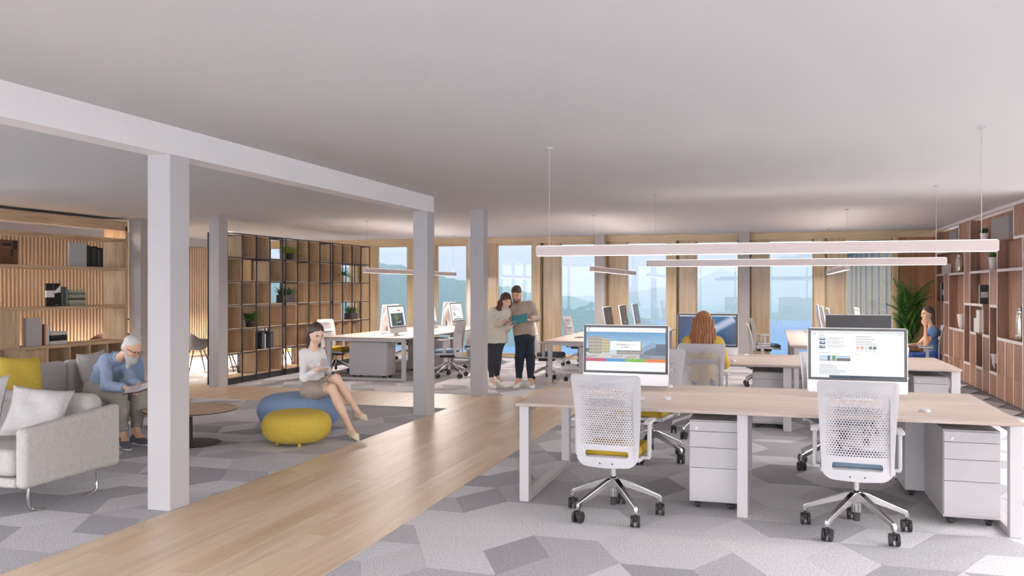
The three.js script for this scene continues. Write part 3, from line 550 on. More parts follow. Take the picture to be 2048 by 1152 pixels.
function potted(name, label, pos, r, h, potMat, leaf, leafGeo, group) {
  const t = thing(name, label, 'plant', pos, rnd() * 3, group); part('pot', potGeo(r, h), potMat, t); part('foliage', leafGeo, leaf, t, 0, h * 0.85, 0); return t;
}
function planterBox(label, pos, w, h, d, turn) {
  const t = thing('planter_box', label, 'planter', pos, turn, 'dark planters in the grid shelving');
  part('box', rbox(w, h, d, 0.006), M.planter, t, 0, h / 2 + 0.0005, 0); const l = []; for (let k = 0; k < 5; k++) { const g = tuft(16, 0.2, 0.028, 0.25, 0.9, 0.03); g.translate(-w / 2 + (w * (k + 0.5)) / 5, h - 0.01, 0); l.push(g); } part('foliage', merge(l), M.leaf_dark, t); return t;
}

// ---------------------------------------------------------------- black grid shelving with oak boxes
const GX = -8.8, GD = 0.4, GY = [0.1, 0.515, 0.93, 1.345, 1.76, 2.175, 2.59];
{
  const cells = ['.WW..WW.WWW.', 'W..WW.WWW...', 'WWW..WW.WWW.', 'W.WWW.WWW...', 'WW..WWWWWWW.', '..WW..WWWWW.'];   // top row first
  [[-12.56, -14.30], [-14.39, -16.14], [-16.23, -17.98]].forEach(([z0, z1], u) => {
    const t = thing('grid_shelving', ['tall black grid shelving unit with oak boxes standing against the column', 'black grid shelving unit with oak boxes between two other units', 'black grid shelving unit with oak boxes at the window end'][u], 'shelf', [GX - GD / 2, 0, (z0 + z1) / 2], 0, 'black grid shelving units');
    const L = z0 - z1, c = L / 4, bar = 0.018;
    const post = box(bar, 2.6, bar, 1), railZ = box(bar, bar, L, 2), railX = box(GD, bar, bar, 0);
    for (let k = 0; k <= 4; k++) for (const s of [-1, 1]) part('post', post, M.dark_metal, t, s * (GD / 2 - bar / 2), 1.3, L / 2 - bar / 2 - ((L - bar) * k) / 4);
    for (const y of GY) { for (const s of [-1, 1]) part('rail', railZ, M.dark_metal, t, s * (GD / 2 - bar / 2), y, 0); for (const k of [0, 4]) part('cross_bar', railX, M.dark_metal, t, 0, y, L / 2 - bar / 2 - ((L - bar) * k) / 4); }
    part('plinth', box(GD - 0.03, 0.09, L - 0.02, 2), M.black_plastic, t, 0, 0.0455, 0);
    for (let r = 0; r < 6; r++) for (let k = 0; k < 4; k++) {
      const y0 = GY[5 - r] + 0.01, y1 = GY[6 - r] - 0.01, h = y1 - y0, w = c - 0.024, zc = L / 2 - c * (k + 0.5), wood = cells[r][u * 4 + k] === 'W';
      if (!wood) { part('shelf', box(GD - 0.04, 0.012, w, 2), M.oak, t, 0, y0 + 0.006, zc); continue; }
      const b = part('oak_box', box(0.012, h, w, 2), M.oak_panel, t, -GD / 2 + 0.03, (y0 + y1) / 2, zc);
      part('side', merge([box(GD - 0.05, 0.012, w, 2, GD / 2 - 0.03, -h / 2 + 0.006, 0), box(GD - 0.05, 0.012, w, 2, GD / 2 - 0.03, h / 2 - 0.006, 0), box(GD - 0.05, h, 0.012, 1, GD / 2 - 0.03, 0, -w / 2 + 0.006), box(GD - 0.05, h, 0.012, 1, GD / 2 - 0.03, 0, w / 2 - 0.006)]), M.oak, b);
    }
  });
  const GS = 'plants in the grid shelving', cellZ = (u, k) => [-12.56, -14.39, -16.23][u] - 0.4365 * (k + 0.5);
  potted('fern', 'lime green fern spilling out of the top row of the grid shelving', [GX - 0.12, GY[5] + 0.0225, cellZ(1, 0) - 0.1], 0.09, 0.12, M.planter, M.leaf_lime, tuft(60, 0.3, 0.03, 0.75, 0.9), GS);
  potted('fern', 'green fern trailing from the second row near the window', [GX - 0.1, GY[4] + 0.0225, cellZ(2, 1) + 0.08], 0.08, 0.14, M.pot, M.leaf, tuft(60, 0.27, 0.03, 0.9, 0.8), GS);
  potted('fern', 'bushy fern overflowing the fourth row behind the seated woman', [GX - 0.11, GY[2] + 0.0225, cellZ(0, 1) - 0.16], 0.08, 0.13, M.planter, M.leaf, tuft(80, 0.3, 0.03, 0.7, 0.9), GS);
  planterBox('dark planter of spiky leaves across two grid cells', [GX - 0.15, GY[3] + 0.0235, -14.5], 0.36, 0.15, 0.16, Math.PI / 2).position.z = -14.6;
  planterBox('dark planter of spiky leaves at the window end of the grid shelving', [GX - 0.15, GY[2] + 0.0235, cellZ(2, 2)], 0.34, 0.14, 0.16, Math.PI / 2);
  const bookCols = ['#26282e', '#5c6066', '#2f3a4a', '#c9c3bb', '#3f4650'];
  let z = cellZ(0, 2) - 0.02;
  for (let k = 0; k < 8; k++) { const th = rr(0.022, 0.04), h = rr(0.27, 0.33), g = rbox(0.2, h, th, 0.003, 1); const b = single('book', g, mat('gridbook' + k, bookCols[k % 5], 0.7), [GX - 0.16, GY[1] + 0.0235 + h / 2, z - th / 2], ['first', 'second', 'third', 'fourth', 'fifth', 'sixth', 'seventh', 'eighth'][k] + ' upright dark book from the column in the grid shelving row', 'book', 'dark books in the grid shelving'); z -= th + 0.003; if (k === 3) z = cellZ(0, 3) + 0.17; }
}

// ---------------------------------------------------------------- oak bookcase behind the sofa
{
  const X = -10.7, D = 0.45, z0 = -8.4, z1 = -12.39, L = z0 - z1, zc = (z0 + z1) / 2, t = thing('bookcase', 'large open oak bookcase in front of the slatted wall', 'bookcase', [X - D / 2, 0, zc], 0);
  part('top_board', box(D, 0.09, L, 2), M.oak, t, 0, 2.755, 0); part('fascia', box(0.02, 0.07, L, 2), M.oak, t, D / 2 - 0.01, 2.675, 0); part('light_strip', box(D - 0.16, 0.02, L - 0.5, 2), mat('strip_glow', '#ffffff', 0.6, { emissive: new THREE.Color(0.06, 0.056, 0.05) }), t, 0, 2.6975, 0.2); { const R = new THREE.RectAreaLight(0xfff0dc, 13, D - 0.18, L - 0.52); R.position.set(-0.03, 2.684, 0.2); R.rotation.x = -Math.PI / 2; t.add(R); }
  for (const [y, n, th] of [[2.5, 'shelf', 0.05], [2.0, 'shelf', 0.05], [1.36, 'shelf', 0.05]]) part(n, box(D, th, L - 0.1, 2), M.oak, t, 0, y - th / 2, 0);
  part('end_panel', box(D, 2.71, 0.05, 1), M.oak, t, 0, 1.355, -L / 2 + 0.025); part('end_panel', box(D, 2.71, 0.05, 1), M.oak, t, 0, 1.355, L / 2 - 0.025);
  const z = (px, py) => onX(px, py, X).z - zc;
  part('divider', box(D, 0.58, 0.05, 1), M.oak, t, 0, 1.02, z(36, 650)); part('closed_panel', box(0.03, 0.54, 1.5, 1), M.oak, t, D / 2 - 0.03, 1.06, z(36, 650) + 0.78); part('shelf', box(D, 0.05, 1.5, 2), M.oak, t, 0, 0.79, z(36, 650) + 0.78);
  part('base_top', box(D, 0.05, 2.16, 2), M.oak, t, 0, 0.735, -L / 2 + 0.05 + 1.08);
  part('base_back', box(0.03, 0.7, L - 0.1, 1), M.oak, t, -D / 2 + 0.03, 0.36, 0);
  for (const px of [50, 96, 141, 181, 216]) part('divider', box(D - 0.04, 0.7, 0.04, 1), M.oak, t, 0.01, 0.36, z(px, 700));
  part('closed_panel', box(0.03, 0.5, 0.42, 1), M.oak, t, D / 2 - 0.03, 0.45, z(73, 700));
  // what stands on it
  const front = (name, label, cat, px0, px1, py0, py1, base, m, thick = 0.03, off = 0.12) => { const a = onX(px0, py0, X), b = onX(px1, py1, X), h = a.y - b.y; return single(name, rbox(thick, h, a.z - b.z, 0.003, 1), m, [X - off, base + 0.0005 + h / 2, (a.z + b.z) / 2], label, cat); };
  const mag = canvasMat; // printed covers use their own colour maps
  const cover = (key, draw) => { const c = document.createElement('canvas'); c.width = 128; c.height = 128; draw(c.getContext('2d')); const tx = new THREE.CanvasTexture(c); tx.colorSpace = THREE.SRGBColorSpace; tx.magFilter = THREE.LinearFilter; return mat(key, '#ffffff', 0.6, { map: tx }); };
  const unitUV = (o) => { const g = o.geometry, p = g.attributes.position, uv = g.attributes.uv; g.computeBoundingBox(); const b = g.boundingBox; for (let i = 0; i < p.count; i++) uv.setXY(i, 1 - (p.getZ(i) - b.min.z) / (b.max.z - b.min.z), (p.getY(i) - b.min.y) / (b.max.y - b.min.y)); return o; };
  const bw = cover('cover_bw', (x) => { x.fillStyle = '#17171a'; x.fillRect(0, 0, 128, 128); x.fillStyle = '#e9e6e6'; x.beginPath(); x.moveTo(0, 40); x.lineTo(80, 40); x.lineTo(128, 8); x.lineTo(128, 50); x.lineTo(70, 56); x.lineTo(70, 78); x.lineTo(0, 78); x.fill(); x.fillStyle = '#888'; x.fillRect(60, 6, 4, 60); x.fillRect(80, 118, 34, 4); });
  const art = cover('cover_brown', (x) => { x.fillStyle = '#6a4634'; x.fillRect(0, 0, 128, 128); x.fillStyle = '#231d22'; x.fillRect(20, 18, 60, 14); x.fillRect(92, 4, 30, 44); x.fillRect(76, 50, 16, 34); x.fillStyle = '#8a5a40'; x.fillRect(10, 36, 70, 8); x.fillStyle = '#4a3a30'; for (let k = 0; k < 4; k++) x.fillRect(14, 96 + k * 7, 70 + k * 8, 3); });
  unitUV(front('picture_board', 'dark brown printed board leaning on the second shelf of the oak bookcase', 'picture', 11, 47, 475, 526, 2.0, art));
  unitUV(front('magazine', 'black and white magazine facing out on the middle bookcase shelf', 'magazine', 104, 132, 566, 612, 1.36, bw));
  front('canvas_board', 'pale grey square board on the upper bookcase shelf', 'board', 149, 184, 482, 531, 2.0, mat('board_grey', '#b9b9b8', 0.9, { map: PLASTER }));
  front('white_binder', 'plain white binder on the low top of the oak bookcase', 'binder', 62, 94, 636, 690, 0.76, M.white_plastic, 0.05);
  front('yellow_box', 'small yellow box on the topmost bookcase shelf', 'box', -14, 5, 444, 452, 2.5, mat('yellow_paper', '#e5c22a', 0.7), 0.1);
  const run = (px0, px1, n, py, base, cols, label, group, lo, hi) => { const a = onX(px0, py, X).z, b = onX(px1, py, X).z, w = (a - b) / n; for (let k = 0; k < n; k++) { const h = rr(lo, hi); single('book', rbox(0.2, h, w - 0.002, 0.003, 1), mat('book_' + group + k, cols[k % cols.length], 0.7), [X - 0.2, base + 0.0005 + h / 2, a - w * (k + 0.5)], label(k), 'book', group); } };
  run(184, 216, 6, 520, 2.0, ['#2b2b2e', '#1d1d20', '#3a3a3e', '#26262a', '#4a4a4e', '#222226'], (k) => ['first', 'second', 'third', 'fourth', 'fifth', 'sixth'][k] + ' slim black book from the pale grey board on the bookcase', 'black books on the upper bookcase shelf', 0.30, 0.36);
  run(133, 146, 3, 600, 1.36, ['#59655f', '#3d4a4b', '#76847a'], (k) => ['first', 'second', 'third'][k] + ' grey-green upright book from the black and white magazine', 'green books by the magazine', 0.3, 0.32);
  run(94, 109, 4, 680, 0.76, ['#1e1c1e', '#b4553c', '#d9cfc8', '#c9d3d6'], (k) => ['black book upright beside the white binder', 'rust red book upright beside the white binder', 'cream book upright near the rust red book', 'pale blue book upright at the end of the low bookcase row'][k], 'books on the low bookcase top', 0.31, 0.33);
  const stack = (px0, px1, base, hs, cols, label, group) => { const a = onX(px0, 600, X).z, b = onX(px1, 600, X).z; let y = base + 0.0005; hs.forEach((h, k) => { single('book', rbox(0.2, h - 0.001, (a - b) * rr(0.93, 1), 0.003, 2), mat('stack_' + group + k, cols[k % cols.length], 0.7), [X - 0.18, y + h / 2, (a + b) / 2], ['bottom', 'second lowest', 'third lowest', 'fourth lowest', 'fifth lowest', 'top'][k === hs.length - 1 ? 5 : k] + ' ' + label, 'book', group); y += h; }); };
  stack(146, 180, 1.36, [0.045, 0.05, 0.035, 0.05, 0.035, 0.05], ['#8b9482', '#a9a98a', '#4d5552', '#9a9f86', '#6d776f', '#a3a68c'], 'sage green book in the flat pile on the middle bookcase shelf', 'flat pile of sage books');
  stack(110, 143, 0.76, [0.055, 0.045, 0.045, 0.055], ['#dcd8d2', '#27262a', '#33302f', '#d8d6cf'], 'black or white book in the flat pile on the low bookcase top', 'flat pile of black and white books');
  potted('succulent', 'small succulent in a white pot on the upper bookcase shelf', [X - 0.15, 2.0005, onX(0, 500, X).z + 0.03], 0.075, 0.15, M.pot, M.leaf, tuft(26, 0.13, 0.035, 0.05, 1.2), 'succulents');
}

// ---------------------------------------------------------------- walnut shelving along the right-hand wall
{
  const X = RIGHT, D = 0.18, t = thing('wall_shelving', 'floor to ceiling walnut wall shelving with white edged niches', 'shelf', [X, 0, -15.9]), O = -15.9;
  const put = (n, w, h, d, m, x, y, z, ax = 1) => part(n, box(w, h, d, ax, 0, 0, 0, 0.6), m, t, x, y, z - O);
  const zs = [-12.2, -12.64, -13.09, -13.55, -14.0, -14.46, -14.92, -15.38, -15.84, -16.29, -16.75, -17.2, -17.66, -18.1, -18.58, -19.03, -19.42], ys = [0.0, 0.37, 0.91, 1.39, 1.93, 2.37, 2.8];
  const niches = [[2.37, 2.8, -13.55, -16.29], [2.37, 2.8, -17.2, -19.42], [1.93, 2.37, -13.09, -14.46], [1.93, 2.37, -14.46, -16.29], [1.93, 2.37, -16.75, -19.42], [0.91, 1.93, -13.09, -14.46], [1.39, 1.93, -14.92, -16.29], [0.91, 1.93, -16.75, -18.1], [1.39, 1.93, -18.58, -19.42], [0.91, 1.39, -15.38, -16.29], [0.37, 1.39, -14.46, -14.92], [0.91, 1.39, -14.92, -15.38], [0.37, 0.91, -15.38, -15.84], [0.37, 1.39, -16.29, -16.75]];
  const open = (y, z) => niches.some(([a, b, c, d]) => y > a && y < b && z < c && z > d);
  put('back_board', 0.03, 2.8, 7.22, M.walnut, D - 0.015, 1.4, -15.81);
  put('top_trim', 0.05, 0.045, 7.22, M.shelf_edge, 0.0, 2.824, -15.81, 2);
  for (let k = 0; k < zs.length - 1; k++) for (let r = 0; r < 6; r++) {
    const zc = (zs[k] + zs[k + 1]) / 2, yc = (ys[r] + ys[r + 1]) / 2; if (open(yc, zc)) continue;
    put('panel', 0.02, ys[r + 1] - ys[r] - 0.004, zs[k] - zs[k + 1] - 0.012, [M.walnut, M.walnut2][(k * 3 + r) % 2], 0.012, yc, zc);
  }
  // dividers and shelves with white front edges
  const upright = (z, y0, y1) => { put('divider', D - 0.03, y1 - y0, 0.016, M.walnut_dark, D / 2, (y0 + y1) / 2, z); put('edge', 0.008, y1 - y0, 0.018, M.shelf_edge, -0.003, (y0 + y1) / 2, z); };
  [[-12.64, 0, 2.8], [-13.09, 0, 2.37], [-13.55, 2.37, 2.8], [-13.55, 0, 0.91], [-14.0, 0, 0.91], [-14.46, 0, 2.37], [-14.92, 0, 1.93], [-15.38, 0, 1.39], [-15.84, 0, 0.91], [-16.29, 0, 2.8], [-16.75, 0, 2.37], [-17.2, 2.37, 2.8], [-17.66, 0, 0.91], [-18.1, 0, 1.93], [-18.58, 0, 1.93], [-19.42, 0, 2.8]].forEach((a) => upright(...a));
  const shelf = (y, za, zb) => { put('shelf', D - 0.03, 0.02, za - zb, M.walnut_dark, D / 2, y - 0.01, (za + zb) / 2, 2); put('edge', 0.01, 0.042, za - zb - 0.02, M.shelf_edge, -0.004, y - 0.018, (za + zb) / 2, 2); };
  [[2.37, -12.2, -13.55], [2.37, -17.2, -19.42], [1.93, -13.09, -14.46], [1.93, -14.92, -16.29], [1.93, -16.75, -18.1], [1.93, -18.58, -19.42], [1.39, -14.46, -14.92], [1.39, -15.38, -16.75], [1.39, -18.1, -18.58], [0.91, -13.09, -14.46], [0.91, -14.92, -15.38], [0.91, -15.84, -16.29], [0.91, -16.75, -18.1], [0.91, -18.58, -18.95], [0.37, -14.46, -14.92], [0.37, -15.38, -15.84], [0.37, -16.29, -16.75], [0.37, -18.1, -18.5]].forEach((a) => shelf(...a));
  put('shelf', D - 0.03, 0.02, 2.74, M.walnut_dark, D / 2, 2.36, -14.92, 2); put('shelf', D - 0.03, 0.02, 0.46, M.walnut_dark, D / 2, 1.92, -14.69, 2);
  put('shelf', D - 0.03, 0.02, 0.46, M.walnut_dark, D / 2, 0.9, -15.61, 2);
  // ornaments
  const spot = (px, py, base, dx = 0.072) => [X + dx, base + 0.0005, onX(px, py, X + dx).z];
  potted('succulent', 'succulent in a large white pot in the top niche of the walnut shelving', spot(1969, 482, 2.37), 0.066, 0.17, M.pot, M.leaf_dark, tuft(34, 0.12, 0.036, 0.02, 2.0, 0.02), 'succulents');
  potted('succulent', 'succulent in a white pot one shelf below the largest one', spot(1986, 530, 1.93), 0.064, 0.2, M.pot, M.leaf_dark, tuft(30, 0.12, 0.036, 0.02, 2.0, 0.02), 'succulents');
  potted('succulent', 'dark little plant in the narrow niche of the walnut shelving', [X + 0.085, 0.3705, -14.7], 0.065, 0.12, M.planter, M.leaf_dark, tuft(40, 0.09, 0.024, 0.1, 1.6, 0.01), 'succulents');
  const boxAt = (name, label, cat, px0, px1, py0, base, m, th = 0.1, dx = 0.085, group) => { const a = onX(px0, py0, X + dx), b = onX(px1, py0, X + dx), h = Math.max(0.05, (a.y + b.y) / 2 - base); return single(name, rbox(th, h, Math.abs(a.z - b.z), 0.004, 1), m, [X + dx, base + 0.0005 + h / 2, (a.z + b.z) / 2], label, cat, group); };
  boxAt('storage_box', 'large pale grey box in the top niche of the walnut shelving', 'box', 1990, 2026, 434, 2.37, M.grey_box, 0.11);
  boxAt('storage_box', 'smaller pale grey box at the palm end of the top niche', 'box', 1904, 1918, 463, 2.37, M.grey_box, 0.11);
  boxAt('storage_box', 'tall white box in a lower niche of the walnut shelving', 'box', 1959, 1965, 620, 0.91, M.pot, 0.1); boxAt('storage_box', 'short white box next to the tall white one', 'box', 1954, 1959, 636, 0.91, M.pot, 0.1);
  boxAt('candle', 'white block candle on the walnut shelving', 'candle', 1889, 1897, 528, 1.93, M.pot, 0.1);
  const fr = (label, z, base, h) => { const w = 0.13, g = thing('photo_frame', label, 'frame', [X + 0.09, base + 0.001, z], -0.12, 'black and white photo frames'); part('frame', rbox(w, h, 0.02, 0.003, 1), M.black_plastic, g, 0, h / 2, 0); part('print', box(w * 0.8, h * 0.3, 0.004, 0), M.white_plastic, g, 0, h * 0.48, 0.0125); part('mount', rbox(0.02, h, 0.024, 0.003, 1), M.white_plastic, g, -w / 2 - 0.008, h / 2, 0); };
  fr('black and white photo frame on the walnut shelving in the open', -15.7, 1.39, 0.31); fr('black and white photo frame half hidden by the palm', -19.0, 1.39, 0.36);
  const vase = (label, px, base, r, h) => single('vase', lathe([[0, 0], [r * 0.45, 0], [r * 0.8, h * 0.4], [r, h], [r * 0.9, h], [r * 0.7, h * 0.4], [0, h * 0.06]], 24), M.pot, spot(px, 600, base), label, 'vase', 'white vases');
  vase('white flared vase in the tall niche of the walnut shelving', 1923, 0.91, 0.075, 0.26); vase('white flared vase low in the narrowest open niche of the walnut shelving', 1989, 0.37, 0.07, 0.26);
  const lantern = (label, px, base, h) => { const g = thing('glass_lantern', label, 'lantern', spot(px, 600, base), 0, 'glass lanterns'), r = Math.min(0.066, h * 0.27); part('jar', lathe([[0, 0.004], [r * 0.9, 0.004], [r, h * 0.12], [r * 0.92, h * 0.62], [r * 0.66, h * 0.78], [r * 0.66, h * 0.82]], 24), mat('lantern_glass', '#d8d0c2', 0.15, { metalness: 0.6 }), g); part('collar', cyl(r * 0.72, r * 0.72, h * 0.06, 20), M.steel, g, 0, h * 0.81, 0); part('lid', lathe([[0, h * 0.84], [r * 0.6, h * 0.84], [r * 0.5, h * 0.92], [r * 0.18, h * 0.94], [r * 0.16, h], [0, h]], 20), M.steel, g); part('ring', new THREE.TorusGeometry(r * 1.02, 0.006, 6, 24).rotateX(Math.PI / 2), M.steel, g, 0, h * 0.14, 0); };
  lantern('silvery glass lantern in the tall niche farthest from the palm', 2041, 0.91, 0.5); lantern('silvery glass lantern on an upper walnut shelf near the palm', 1919, 1.93, 0.38);
  const orn = new THREE.TorusGeometry(0.075, 0.022, 8, 24); orn.rotateY(Math.PI / 2); single('ring_ornament', orn, M.black_plastic, [X + 0.1, 1.3905, -16.6], 'dark ring ornament on the walnut shelving', 'ornament').position.y = 1.488;
}
// ---------------------------------------------------------------- tall palm in the corner
{
  const t = thing('potted_palm', 'tall dark green palm in the corner beside the walnut shelving', 'plant', [2.66, 0, -18.72]);
  part('pot', potGeo(0.2, 0.4), M.planter, t); part('soil', cyl(0.17, 0.17, 0.02, 20), M.soil, t, 0, 0.35, 0);
  const leaflet = blade(0.22, 0.042, 0.3, 3);
  for (let k = 0; k < 34; k++) {
    const L = rr(0.55, 0.9), a = (k * 2.399) % 6.283, lean = rr(0.1, 0.6), y0 = 0.5 + 0.6 * rnd(), out = [];
    const curve = (s) => V(Math.sin(a) * Math.sin(lean * (0.5 + 0.7 * s)) * L * s, y0 + Math.cos(lean * (0.45 + 0.9 * s)) * L * s, Math.cos(a) * Math.sin(lean * (0.5 + 0.7 * s)) * L * s);
    out.push(tube([V(0, 0.36, 0), V(Math.sin(a) * 0.02, y0, Math.cos(a) * 0.02), curve(0.3), curve(0.65), curve(1)], 0.008, 5, 16));
    for (let q = 3; q <= 16; q++) { const s = q / 16, p = curve(s), d = curve(s + 0.03).sub(p).normalize(); for (const sd of [-1, 1]) { const g = leaflet.clone(), sc = (0.55 + 0.6 * Math.sin(Math.PI * s)) ; g.scale(sc, sc, sc); const m = new THREE.Matrix4().lookAt(V(0, 0, 0), d.clone().multiplyScalar(-0.55).add(V(-Math.cos(a) * sd, 0.1, Math.sin(a) * sd)), V(0, 1, 0)); g.applyMatrix4(new THREE.Matrix4().makeRotationY(Math.PI)); g.applyMatrix4(m); g.translate(p.x, p.y, p.z); out.push(g); } }
    part('frond', merge(out), k % 3 ? M.leaf : M.leaf_dark, t);
  }
}
// ---------------------------------------------------------------- lounge
function cushionGeo(w, h, d) {   // a stuffed cushion with pointed corners, standing in the xy plane
  const N = 18, pos = [], idx = [];
  for (const f of [1, -1]) for (let i = 0; i <= N; i++) for (let k = 0; k <= N; k++) {
    const u = (i / N) * 2 - 1, v = (k / N) * 2 - 1, t = Math.sqrt(Math.max(0, (1 - u ** 4) * (1 - v ** 4))), x = (w / 2) * u * (1 - 0.1 * (1 - v * v) * u * u), y = (h / 2) * v * (1 - 0.1 * (1 - u * u) * v * v);
    pos.push(x, y, f * (d / 2) * t * (1 + 0.16 * noise.noise(u * 1.6 + w * 9, v * 1.6, f)) + 0.02 * noise.noise(u * 1.2, v * 1.2 + w * 5, 3));
  }
  const S = (N + 1) * (N + 1); for (const f of [0, 1]) for (let i = 0; i < N; i++) for (let k = 0; k < N; k++) { const a = f * S + i * (N + 1) + k, b = a + N + 1; f ? idx.push(a, a + 1, b, b, a + 1, b + 1) : idx.push(a, b, a + 1, b, b + 1, a + 1); }
  const g = new THREE.BufferGeometry(); g.setAttribute('position', new THREE.Float32BufferAttribute(pos, 3)); g.setIndex(idx); g.computeVertexNormals(); return grain(g, 1, 3);
}
const softBox = (w, h, d, r, n = 5) => { const g = new RoundedBoxGeometry(w, h, d, n, r); const p = g.attributes.position; for (let i = 0; i < p.count; i++) { const x = p.getX(i) / (w / 2), y = p.getY(i) / (h / 2), z = p.getZ(i) / (d / 2); p.setY(i, p.getY(i) + (y > 0 ? 0.018 : 0) * (1 - x * x) * (1 - z * z)); } g.computeVertexNormals(); grain(g, 0, 3); return g; };
function sled(parent, x, z0, z1, h) { const r = 0.012, g = tube([[x, h, z0], [x, 0.06, z0], [x, 0.0125, z0 - Math.sign(z0 - z1) * 0.03], [x, 0.0125, z1 + Math.sign(z0 - z1) * 0.03], [x, 0.06, z1], [x, h, z1]], r, 8, 50); part('sled_leg', g, M.chrome, parent); }
{ // near sofa, seen from its end
  const t = thing('sofa', 'pale grey sofa seen from its arm end, on thin chrome sled legs', 'sofa', [-5.2, 0, -5.4]);
  part('arm', (() => { const g = new RoundedBoxGeometry(0.1, 0.5, 0.96, 4, 0.035); const p = g.attributes.position; for (let i = 0; i < p.count; i++) if (p.getY(i) > 0) p.setY(i, p.getY(i) - 0.03 + p.getZ(i) * -0.07); g.computeVertexNormals(); grain(g, 2, 3); return g; })(), M.sofa, t, 0.0, 0.44, -0.01);
  part('base', rbox(2.9, 0.07, 0.93, 0.02, 0), M.sofa, t, -1.5, 0.225, 0);
  for (let k = 0; k < 2; k++) part('seat_cushion', softBox(1.36, 0.2, 0.72, 0.06), M.sofa, t, -0.75 - k * 1.38, 0.362, 0.1);
  part('backrest', softBox(2.85, 0.52, 0.2, 0.08), M.sofa, t, -1.5, 0.52, -0.36);
  sled(t, -0.02, 0.37, -0.3, 0.2); sled(t, -2.8, 0.37, -0.3, 0.2);
  const cush = (label, w, h, d, pos, rx, ry, rz, m, n = 'cushion') => { const c = single(n, cushionGeo(w, h, d), m, pos, label, 'cushion', undefined); c.rotation.set(rx, ry, rz, 'YXZ'); return c; };
  cush('large pale cushion lying back beside the smaller pale one', 0.62, 0.5, 0.2, [-6.03, 0.71, -5.2], -0.5, 0.35, 0.1, M.sofa_light);
  cush('smaller pale cushion propped by the sofa arm', 0.46, 0.42, 0.17, [-5.52, 0.67, -5.4], -0.45, 0.5, -0.12, M.sofa_light);
  cush('mustard yellow cushion on the long sofa', 0.5, 0.46, 0.16, [-7.36, 0.725, -6.98], -0.2, Math.PI / 2 - 0.15, -0.08, M.yellow);
  cush('taupe cushion behind the reading man', 0.44, 0.4, 0.15, [-7.38, 0.73, -8.02], -0.22, Math.PI / 2, 0.05, M.sofa);
  cush('dusty blue cushion at the table end of the long sofa', 0.5, 0.42, 0.16, [-7.34, 0.71, -8.52], -0.22, Math.PI / 2 + 0.1, 0, M.blue);
}
{ // long sofa against which the reading man sits
  const t = thing('sofa', 'long taupe sofa with low back cushions where the man reads', 'sofa', [-7.2, 0, -7.53]);
  part('base', rbox(0.94, 0.07, 2.44, 0.02, 2), M.sofa, t, 0, 0.225, 0);
  for (let k = 0; k < 3; k++) part('seat_cushion', softBox(0.74, 0.21, 0.8, 0.06), M.sofa, t, 0.1, 0.368, 0.81 - k * 0.81);
  for (let k = 0; k < 5; k++) part('back_cushion', softBox(0.17, 0.42, 0.48, 0.07), M.sofa, t, -0.37, 0.62, 0.97 - k * 0.485);
  for (const z of [1.05, -1.05]) { const g = tube([[0.4, 0.2, z], [0.4, 0.04, z], [0.38, 0.0125, z], [-0.33, 0.0125, z], [-0.35, 0.04, z], [-0.35, 0.2, z]], 0.012, 8, 40); part('sled_leg', g, M.chrome, t); }
}
{ // poufs
  const pouf = (label, pos, r, h, m, foot) => {
    const t = thing('pouf', label, 'pouf', pos, 0, 'round upholstered poufs'), pts = [], f = 0.022;
    for (let k = 0; k <= 24; k++) { const a = -Math.PI / 2 + (Math.PI * k) / 24, c = Math.cos(a), s = Math.sin(a); pts.push([r * Math.pow(Math.max(0, c), 0.36) * (1 - 0.03 * (s > 0 ? s : -s * 3.4)), f + (h - f) * (0.5 + 0.5 * Math.sign(s) * Math.pow(Math.abs(s), 0.86))]); }
    const g = lathe(pts, 48); grain(g, 1, 3); part('upholstery', g, m, t); for (let k = 0; k < 4; k++) { const a = 0.9 + (k * Math.PI) / 2; part('foot', cyl(0.022, 0.018, f + 0.025, 12), foot, t, Math.cos(a) * r * 0.55, (f + 0.025) / 2, Math.sin(a) * r * 0.55); } return t;
  };
  pouf('large dusty blue round pouf with the seated woman', [-5.26, 0, -8.9], 0.485, 0.42, M.blue, M.blue);
  pouf('smaller mustard yellow round pouf touching the blue one', [-4.81, 0, -8.08], 0.365, 0.35, M.yellow, M.yellow);
}
{ const t = thing('coffee_table', 'round low table with oak top and black disc base behind the column', 'table', [-5.9, 0, -7.77]); part('top', cyl(0.47, 0.47, 0.02, 56, 0, 0.36, 0), M.oak, t); part('rim', new THREE.TorusGeometry(0.47, 0.006, 6, 60).rotateX(Math.PI / 2), M.black_plastic, t, 0, 0.36, 0); part('stem', cyl(0.02, 0.02, 0.35, 14, 0, 0.176, 0), M.black_plastic, t); part('base', lathe([[0, 0.012], [0.3, 0.006], [0.31, 0.001], [0, 0.001]], 48), M.black_plastic, t); }
